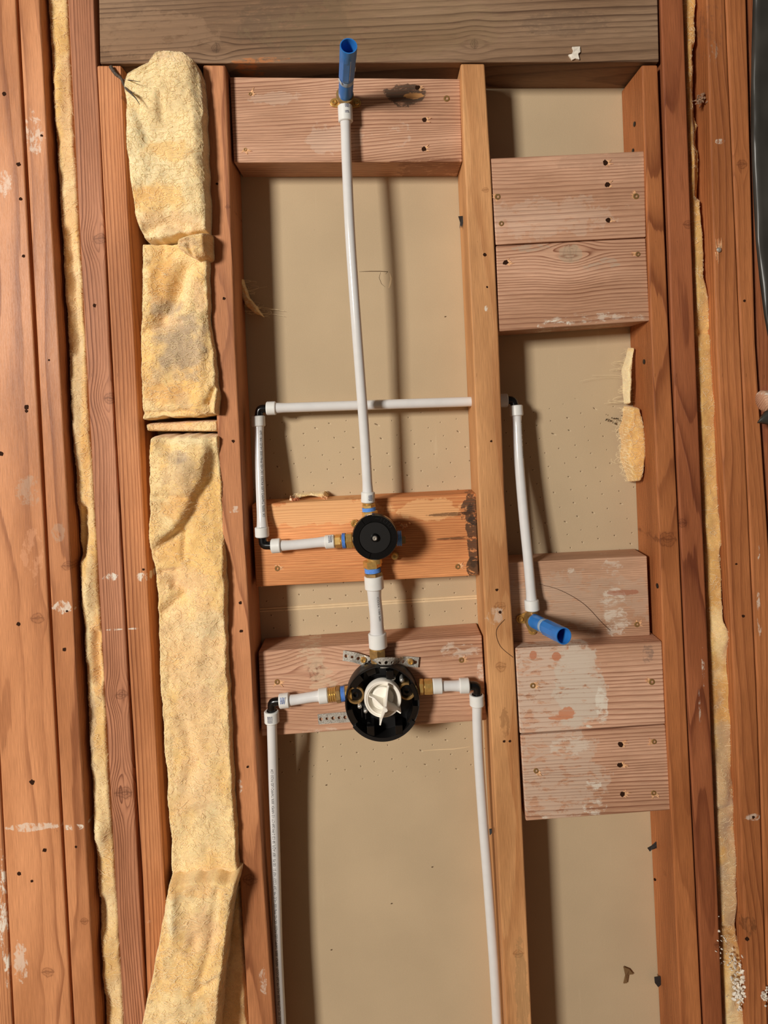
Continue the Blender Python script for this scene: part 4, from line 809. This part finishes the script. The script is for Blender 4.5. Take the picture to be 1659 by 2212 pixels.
# left inlet, right inlet, top outlet
hl = axis_of((626, 1513, 0.01), (740, 1498, 0.01))
y2 = 0.006
cyl(718, 1500.5, y2, hl, 0.012, 0.0112, v2, name='inlet_barrel', ridges=3); hexnut(731, 1499.5, y2, hl, 0.008, 0.0132, v2, name='inlet_hex', mat=M_BRASSD); cyl(741.5, 1498.5, y2, hl, 0.0065, 0.0118, v2, M_TAPE, 'thread_tape', ridges=3); cyl(752, 1497, y2, hl, 0.012, 0.011, v2, name='inlet_stub')
hr = axis_of((905, 1484, 0.01), (1014, 1481, 0.01))
hexnut(910, 1484, y2, hr, 0.007, 0.0122, v2, name='inlet_hex'); cyl(925, 1483.5, y2, hr, 0.013, 0.0114, v2, name='inlet_barrel', ridges=2)
hexnut(925, 1483.5, y2, hr, 0.012, 0.0122, v2, name='inlet_flats', n=12)
cyl(815, 1400, yv, vd, 0.006, 0.0122, v2, name='outlet_collar'); hexnut(815, 1410, yv, vd, 0.014, 0.0140, v2, name='outlet_hex', mat=M_BRASSD, rot=0.0); cyl(816, 1425, yv, vd, 0.012, 0.0110, v2, name='outlet_stub', mat=M_BRASSD)
o, _ = pipe('level pipe feeding the mixing valve from its left elbow', [(612, 1514, 0.008), (640, 1511, 0.008), (670, 1506, 0.007), (700, 1502, 0.006)], RH)
q = ring(614.5, 1513.5, 0.008, hl, 0.0160, o, 0.0116); ring(699, 1503, 0.006, hl, 0.0150, o, 0.0118); label_on_ring(612, 1508, 0.007, 0.010, 0.008, q, 3, M_INKB, 0.0117, True)
elbow('black elbow left of the mixing valve, above the printed long pipe', (587, 1516, 0.010), (605, 1514.5, 0.009), (587, 1537, 0.012))
o, _ = pipe('very short pipe between the mixing valve and its right elbow', [(940, 1482, 0.006), (955, 1482, 0.006), (974, 1481.5, 0.006), (992, 1481.5, 0.006), (1003, 1481, 0.006)], 0.0080)
ring(945, 1482, 0.006, hr, 0.0155, o, 0.0118); ring(1003, 1481, 0.006, hr, 0.0155, o, 0.0118)
elbow('black elbow right of the mixing valve against the centre stud', (1031, 1481, 0.008), (1013, 1481, 0.007), (1031, 1502, 0.009))
o, pth = pipe('long shaded pipe with a printed line dropping down the left of the bay', [(613, 2330, 0.024), (607.5, 2212, 0.024), (600, 2050, 0.026), (595, 1850, 0.026), (591, 1700, 0.022), (588, 1590, 0.014), (587, 1545, 0.012)], RH, (0, 1))
q = ring(587, 1548, 0.012, (0, 0, 1), 0.0185, o, 0.0118); label_on_ring(586, 1548, 0.012, 0.009, 0.011, q, 5, M_INKN, 0.0119)
printed(o, pth, 'UES PX253 10C+ES PM6100E HUD MR1269 CO2Y  NRPEX 300% TAMPO UES PX253 10C+ES PM6100E HUD MR1269 CO2Y NSF 51 100 PSI 180F AQ7L 58 CD 2 PM1269 CT 1/2 NRPEX 300% TAMPO UES PX253 C04', RH, 0.0044, 0.1, start=0.085, squash=0.78)
o, pth = pipe('long white pipe bowing right as it drops beside the centre stud', [(1031, 1508, 0.009), (1031, 1560, 0.010), (1035, 1650, 0.014), (1044, 1780, 0.020), (1052, 1880, 0.022), (1061, 2000, 0.024), (1068, 2100, 0.025), (1074, 2212, 0.026), (1079, 2330, 0.026)], RH, (1, 0))
ring(1030, 1512, 0.009, (0, 0, 1), 0.0175, o, 0.0116)
# right bay pipe to the lower stub
o, pth = pipe('white pipe leaning down the right bay to the lower blue stub', [(1115, 886, 0.044), (1117, 920, 0.042), (1121.5, 1000, 0.036), (1131, 1110, 0.028), (1140, 1200, 0.020), (1147, 1280, 0.012), (1149, 1306, 0.010)], RH)
ring(1115, 887, 0.044, axis_of((1117, 920, 0.042), (1114, 880, 0.044)), 0.0175, o, 0.0113); ring(1149, 1307, 0.010, axis_of((1149, 1306, 0.010), (1146, 1270, 0.012)), 0.0170, o, 0.0116)
printed(o, pth, 'AQUA CO2500  S2  4U  0020MIRT', RH, 0.0036, 0.95, start=0.008, up=False, squash=1.0)

# --- drop-ear elbows and blue stubs
def drop_ear(label, body, top, ears, face, down):
    c = W(*body); t = empty('drop_ear_elbow', c, label, 'pipe fitting'); bm = bmesh.new()
    lathe(bm, c+Vector((0, 0.012, 0)), (0, -1, 0), [(0, 0), (0.011, 0), (0.0125, 0.003), (0.0125, 0.020), (0.0138, 0.021), (0.0138, 0.027), (0, 0.027)], 32); obj('elbow_socket', bm, M_BRASSD, t, smooth=0.6)
    e = W(*top); bm = bmesh.new(); lathe(bm, c, (e-c).normalized(), [(0, 0), (0.0085, 0), (0.0085, (e-c).length), (0, (e-c).length)], 28); obj('elbow_neck', bm, M_BRASSD, t, smooth=0.6)
    for ex, ey in ears:
        p = W(ex, ey, face-0.002); d = Vector((p.x-c.x, 0, p.z-c.z)); n = Vector((-d.z, 0, d.x)).normalized(); d.normalize()
        bm = bmesh.new(); o2 = Vector((c.x, face-0.0035, c.z)); pts = [o2+n*0.011, o2-n*0.011]+[p+(n*math.cos(a)+d*math.sin(a))*0.0068 for a in [PI+PI*(-k)/10 for k in range(11)]]
        prism(bm, [Vector((q.x, face-0.0035, q.z)) for q in pts], (0, 0.003, 0)); er_ = obj('mounting_ear', bm, M_BRASS, t, bevel=0.0006)
        bm = bmesh.new(); lathe(bm, Vector((p.x, face-0.0035, p.z)), (0, -1, 0), [(0.0046, -0.001), (0.0046, 0.001), (0.0036, 0.0026), (0.0022, 0.0026), (0.0018, 0.0012), (0, 0.0012)], 18); obj('screw', bm, M_BRASS, er_, smooth=0.6)
    return t
drop_ear('brass eared elbow screwed to the pinkish top block', (746, 214, 0.004), (746, 236, 0.0), [(722, 222), (771, 223)], 0.018, True)
drop_ear('brass eared elbow under the lower blue stub', (1151, 1340, 0.012), (1149, 1312, 0.010), [(1124, 1337), (1150, 1362)], 0.030, True)
def stub(label, base, mouth, facets, slit):
    a = W(*base); b = W(*mouth); d = b-a; L = d.length; t = empty('stub_pipe', a, label, 'pipe stub')
    bm = bmesh.new(); r = 0.0112
    lathe(bm, a, d, [(0, 0.002), (r, 0.002), (r, L*0.34), (r*0.93, L*0.37)], 40); lathe(bm, a, d, [(r*0.93, L*0.37), (r*0.95, L*0.52), (r*0.93, L*0.95)], 40)
    obj('stub_base', bm, M_BLUE, t, smooth=0.6)
    bm = bmesh.new(); R = r*1.10; ri = r*0.98
    lathe(bm, a, d, [(ri, L*0.44), (R*0.97, L*0.44), (R*1.01, L*0.47), (R*1.02, L*0.86), (R*0.99, L*0.90)], facets, rot=0.2)
    obj('faceted_sleeve', bm, M_BLUE, t, bevel=0.0008)
    bm = bmesh.new(); lathe(bm, a, d, [(R*0.985, L*0.80), (R*1.0, L*0.985), (R*0.985, L), (R*0.87, L), (R*0.84, L*0.98), (R*0.80, L*0.30), (0, L*0.30)], 48); obj('open_mouth', bm, M_BLUE, t, smooth=0.6)
    bm = bmesh.new(); lathe(bm, a, d, [(r*1.0, L*0.355), (r*1.012, L*0.36), (r*0.955, L*0.415), (r*0.94, L*0.42)], 40, rot=0.3); obj('clear_collar', bm, plain('clear_film', srgb(150, 178, 206), 0.2, 0, 0.6), t, smooth=0.8)
    # pale scuffs: a chip on the flank and a pressed panel outline
    a_, u, v = basis(d); bm = bmesh.new(); rnd = random.Random(3)
    def strip(ang, t0, t1, w):
        vs_ = []
        for tt, ww in ((t0, -w), (t0, w), (t1, w), (t1, -w)):
            q = ang+ww; vs_.append(bm.verts.new(a+a_*L*tt+(u*math.cos(q)+v*math.sin(q))*R*1.035))
        bm.faces.new(vs_)
    for s in slit: strip(*s)
    obj('scuff_mark', bm, plain('pale_scuff', srgb(200, 214, 226), 0.5, 0, 0.4, nz=0.2, nscale=500), t)
    return t
def fa(base, mouth, wx, wz):
    a_, u, v = basis(W(*mouth)-W(*base)); d = Vector((wx, -0.3, wz)); return math.atan2(d.dot(v), d.dot(u))
b1, m1 = (746, 212, 0.0), (753, 99, -0.118); 
stub('upright blue plastic stub pointing out of the upper brass elbow', b1, m1, 8, [(fa(b1, m1, 0.75, -0.3), 0.60, 0.68, 0.16), (fa(b1, m1, -0.9, -0.5), 0.40, 0.44, 0.35), (fa(b1, m1, 0.3, -1.0), 0.50, 0.86, 0.03)])
b2, m2 = (1153, 1341, 0.002), (1218, 1374, -0.086)
stub('scuffed blue plastic stub angled right from the lower brass elbow', b2, m2, 10, [(fa(b2, m2, 0.4, -0.4), 0.50, 0.86, 0.03), (fa(b2, m2, -0.1, -0.8), 0.50, 0.86, 0.02), (fa(b2, m2, 0.15, -0.6), 0.50, 0.52, 0.25), (fa(b2, m2, 0.15, -0.6), 0.84, 0.86, 0.25), (fa(b2, m2, 0.1, -0.6), 0.60, 0.72, 0.10), (fa(b2, m2, 0.6, -0.1), 0.5, 0.8, 0.02)])

# --- perforated straps
def strap(label, pts, w, holes, pitch, screws=()):
    """pts = photo path with depth; flat galvanised band with punched holes"""
    P = crm([W(*p) for p in pts], 10); L = [0]
    for a, b in zip(P, P[1:]): L.append(L[-1]+(b-a).length)
    def at(s):
        i = 0
        while i < len(L)-2 and L[i+1] < s: i += 1
        q = (s-L[i])/(L[i+1]-L[i]); d = (P[i+1]-P[i]).normalized(); return P[i].lerp(P[i+1], q), d, d.cross(Vector((0, 1, 0))).normalized()
    n = max(1, round(L[-1]/pitch)); pitch = L[-1]/n; bm = bmesh.new(); N = 16
    def pos(s, q):
        p, d, nn = at(max(0, min(L[-1], s))); return p+nn*q
    for c in range(n):
        s0 = (c+0.5)*pitch; r = (0.0028 if c % 2 == 0 else 0.0022); I = []; O = []
        for k in range(N):
            a = 2*PI*(k+0.5)/N; I.append((s0+math.cos(a)*r, math.sin(a)*r)); m = max(abs(math.cos(a))/(pitch/2), abs(math.sin(a))/(w/2)); O.append((s0+math.cos(a)/m, math.sin(a)/m))
        VI = [bm.verts.new(pos(*q)) for q in I]; VO = [bm.verts.new(pos(*q)) for q in O]
        cs = [(s0+sx*pitch/2, sz*w/2) for sx, sz in ((1, 1), (-1, 1), (-1, -1), (1, -1))]
        for k in range(N):
            j = (k+1) % N; bm.faces.new([VI[k], VI[j], VO[j], VO[k]])
            a0 = O[k]; a1 = O[j]
            for cn in cs:   # fill corners
                if abs(abs(a0[1])-w/2) < 1e-6 and abs(abs(a1[0]-s0)-pitch/2) < 1e-6 or abs(abs(a1[1])-w/2) < 1e-6 and abs(abs(a0[0]-s0)-pitch/2) < 1e-6:
                    if (a0[0]-cn[0])**2+(a0[1]-cn[1])**2 < (w*0.45)**2 and (a1[0]-cn[0])**2+(a1[1]-cn[1])**2 < (w*0.45)**2:
                        vv = bm.verts.new(pos(*cn)); bm.faces.new([VO[k], VO[j], vv]); break
    bmesh.ops.remove_doubles(bm, verts=bm.verts, dist=0.0001); bmesh.ops.recalc_face_normals(bm, faces=bm.faces)
    o = obj('metal_strap', bm, M_GALV); tag(o, label, 'metal strap')
    sm = o.modifiers.new('thick', 'SOLIDIFY'); sm.thickness = 0.0009; sm.offset = 0
    for px, py, y in screws:
        bm = bmesh.new(); lathe(bm, W(px, py, y), (0, -1, 0), [(0.0046, -0.003), (0.0046, 0.001), (0.0036, 0.0026), (0.0022, 0.0026), (0.0018, 0.001), (0, 0.001)], 18); obj('screw', bm, M_BRASS, o, smooth=0.6)
    return o
strap('perforated galvanised strap bent over the neck of the mixing valve', [(741, 1416, 0.022), (765, 1420, 0.018), (785, 1426, 0.020), (806, 1433, 0.010), (820, 1432, -0.008), (846, 1431, -0.004), (862, 1430, 0.014), (880, 1429, 0.021), (904, 1431, 0.022)], 0.0165, 12, 0.0105, [(785, 1426, 0.016), (887, 1430, 0.018)])
strap('short perforated strap end showing left of the mixing valve', [(687, 1554, 0.023), (720, 1551, 0.0225), (765, 1548, 0.022)], 0.0165, 5, 0.0105)

# ------------------------------------------------------------------ loose bits
def scrap(name, label, pts, y, th, mat, cat, seed=1):
    rnd = random.Random(seed); bm = bmesh.new(); q = [W(x, yy, y+rnd.uniform(-0.001, 0.001)) for x, yy in pts]; prism(bm, q, (0, th, 0))
    o = obj(name, bm, mat, bevel=0.0003); tag(o, label, cat); return o
scrap('paper_scrap', 'black scrap caught on the left side of the centre stud', [(990, 467), (1002, 466), (1001, 478), (998, 493), (996, 486), (993, 494), (994, 480)], 0.045, 0.002, M_SCRAP, 'scrap', 1)
scrap('paper_scrap', 'tiny black scrap on the centre stud beside the bowing pipe', [(1057, 1792), (1063, 1791), (1063, 1800), (1058, 1805)], 0.012, 0.002, M_SCRAP, 'scrap', 2)
scrap('paper_scrap', 'curled black scrap stuck in the orange stud, below the lowest block', [(1399, 1833), (1408, 1828), (1418, 1819), (1424, 1822), (1420, 1832), (1408, 1836), (1404, 1840)], 0.065, 0.002, M_SCRAP, 'scrap', 3)
scrap('paper_scrap', 'square black scrap on the orange stud at the bottom right', [(1414, 2112), (1428, 2110), (1429, 2127), (1422, 2133), (1415, 2124)], 0.075, 0.002, M_SCRAP, 'scrap', 4)
scrap('paper_scrap', 'brown torn paper flake on the drywall in the lower right bay', [(1347, 2089), (1360, 2094), (1369, 2105), (1358, 2106), (1355, 2124), (1347, 2125), (1351, 2108)], 0.084, 0.002, plain('brown_paper', srgb(120, 92, 58), 0.8), 'scrap', 5)
scrap('plaster_splat', 'white plaster splat stuck on the beam', [(1236, 101), (1253, 100), (1254, 112), (1249, 116), (1252, 128), (1243, 126), (1236, 129), (1228, 118), (1236, 116), (1239, 108)], -0.0035, 0.0035, M_PLASTER, 'plaster')
# twig on the top of stud D
t = None; bm = bmesh.new()
def twig(pts, r0, r1):
    P = crm([W(*p) for p in pts], 5); n = len(P); tube(bm, P, [r0+(r1-r0)*k/(n-1) for k in range(n)], 8)
twig([(239, 144, -0.004), (250, 160, -0.006), (262, 170, -0.008), (270, 188, -0.034), (282, 201, -0.052), (293, 212, -0.052), (302, 226, -0.052)], 0.0032, 0.0004)
twig([(268, 172, -0.010), (285, 174, -0.052), (304, 177, -0.052)], 0.0010, 0.0003); twig([(280, 196, -0.050), (288, 201, -0.054), (290, 198, -0.055)], 0.0009, 0.0003)
o = obj('dry_twig', bm, plain('twig_bark', srgb(84, 72, 62), 0.8, nz=0.4, nscale=300), smooth=True); tag(o, 'dark dry twig lying over the top of the straight-grained stud', 'twig')
# wood crumbs on the orange block
scrap('wood_chip', 'pale wood chip standing on top of the bright orange block', [(625, 1081), (627, 1070), (631, 1080), (634, 1083)], 0.05, 0.004, plain('pale_chip', srgb(238, 206, 170), 0.8), 'wood chip', 6)
def crumbs(name, label, cen, n, sp, y, size, mat, seed, cat='debris'):
    rnd = random.Random(seed); bm = bmesh.new()
    for _ in range(n):
        c = W(cen[0]+rnd.gauss(0, sp[0]), cen[1]+rnd.gauss(0, sp[1]), y+rnd.uniform(-0.003, 0.002)); s = rnd.uniform(*size)
        m = Matrix.Rotation(rnd.uniform(0, 6), 3, Vector((rnd.random(), rnd.random(), rnd.random()+.1)).normalized())
        r = bmesh.ops.create_icosphere(bm, subdivisions=1, radius=s)
        for v in r['verts']: v.co = c+m @ Vector((v.co.x*rnd.uniform(1.0, 2.2), v.co.y*0.6, v.co.z*rnd.uniform(0.7, 1.2)))
    o = obj(name, bm, mat); tag(o, label, cat, kind='stuff'); return o
crumbs('plaster_crumbs', 'white plaster crumbs heaped on the torn insulation, bottom right', (1598, 2130), 120, (9, 26), 0.010, (0.0008, 0.0030), M_PLASTER, 3)
crumbs('plaster_crumbs', 'thin scatter of white crumbs above the heap on the right strip', (1582, 2075), 30, (12, 14), 0.012, (0.0006, 0.0018), M_PLASTER, 4)
crumbs('plaster_crumbs', 'few white crumbs at the splintered knot of the dark red stud', (1560, 2030), 16, (6, 16), -0.001, (0.0006, 0.0018), M_PLASTER, 5)
crumbs('plaster_crumbs', 'white crumb patch at the right edge near the bottom', (1652, 2150), 26, (4, 9), -0.002, (0.0008, 0.0024), M_PLASTER, 8)
crumbs('wood_crumbs', 'brown wood crumbs on the left of the bright orange block top', (638, 1077), 26, (5, 3), 0.05, (0.0006, 0.0018), plain('crumb', srgb(180, 110, 76), 0.9), 6)
crumbs('wood_crumbs', 'pinkish crumbs on top of the bright orange block near the riser', (700, 1076), 14, (4, 3), 0.055, (0.0006, 0.0018), M_SPL, 7)
crumbs('wood_crumbs', 'ragged wood shreds right of the round black valve', (872, 1134), 14, (5, 3), 0.030, (0.0006, 0.0020), M_SPL, 9)
crumbs('cobweb_dust', 'dusty grey cobweb lump near the top of the torn insulation', (1514, 216), 50, (7, 5), 0.008, (0.0008, 0.0024), plain('dust', srgb(150, 116, 92), 1.0), 10)
crumbs('cobweb_dust', 'dark dust tangle on the drywall beside the larger lower tuft', (1330, 905), 40, (12, 4), 0.084, (0.0003, 0.0012), plain('dark_dust', srgb(74, 62, 46), 1.0), 11)
# black sheet at the right edge with a curved free edge, slightly rippled
bm = bmesh.new(); edge = [(-200, 1628), (0, 1626), (120, 1623), (200, 1622), (300, 1622), (420, 1627), (520, 1632), (600, 1640), (680, 1650), (745, 1662), (800, 1685)]
nv, nu = 90, 14; G = []
for j in range(nv+1):
    py = -200+1000*j/nv; xl = lin(edge, py); G.append([])
    for i in range(nu+1):
        px = xl+(1760-xl)*i/nu; y = -0.006+0.0014*math.sin(py*0.035+i*0.5)+0.002*noise.noise((px*0.05, py*0.02, 1))+(0.005 if i == 0 else 0)
        G[-1].append(bm.verts.new(W(px, py, y)))
for j in range(nv):
    for i in range(nu): bm.faces.new([G[j][i], G[j+1][i], G[j+1][i+1], G[j][i+1]])
o = obj('vapour_sheet', bm, M_SHEET, smooth=True); tag(o, 'black plastic sheet hanging at the top right edge', 'plastic sheet'); m = o.modifiers.new('thick', 'SOLIDIFY'); m.thickness = 0.0008
# small wood piece with a black flap at the right edge
bm = bmesh.new(); tube(bm, crm([W(1690, 868, -0.02), W(1668, 866, -0.02), W(1650, 866, -0.02), W(1642, 867, -0.02)], 4), [0.016]*8+[0.0165]*2+[0.015, 0.0145, 0.013], 20)
o = obj('wood_stub', bm, wood(W(1650, 866, -0.02), 'x', P_PINK[0], P_RED[1], spacing=3, seed=31, patches=[(1655, 848, 16, 6, WHITE, 0.8, 0.4, 0.2)]), None, W(1650, 866, -0.02), smooth=0.7); tag(o, 'rough round wood end poking in at the right edge', 'wood piece')
bm = bmesh.new(); G = []
for i in range(9):
    u = i/8; px = 1636+60*u; t0 = 912-34*min(1, u*2.2)**0.7; t1 = 914+9*u; G.append([bm.verts.new(W(px, t0+(t1-t0)*k/4, -0.022-0.006*math.sin(PI*k/4)-0.004*u)) for k in range(5)])
for a, b in zip(G, G[1:]):
    for k in range(4): bm.faces.new([a[k], a[k+1], b[k+1], b[k]])
o = obj('plastic_flap', bm, M_SHEET, smooth=True); tag(o, 'torn black plastic flap under the rough wood end', 'plastic sheet'); m = o.modifiers.new('thick', 'SOLIDIFY'); m.thickness = 0.0008
# hair-thin dark fibre arcs
for nm, lb, pts in (('loose_hair', 'long curved hair lying across the brownish block', [(1165, 1262, 0.0285), (1210, 1275, 0.0285), (1260, 1304, 0.0285), (1300, 1345, 0.0285), (1318, 1362, 0.0285)]), ('loose_hair', 'curved hair on the centre stud below its knot', [(1090, 1338, -0.001), (1072, 1362, -0.001), (1080, 1395, -0.001), (1108, 1420, -0.001)])):
    bm = bmesh.new(); tube(bm, crm([W(*p) for p in pts], 8), 0.00028, 6); o = obj(nm, bm, plain('hair', srgb(66, 44, 30), 0.6), smooth=True); tag(o, lb, 'hair')
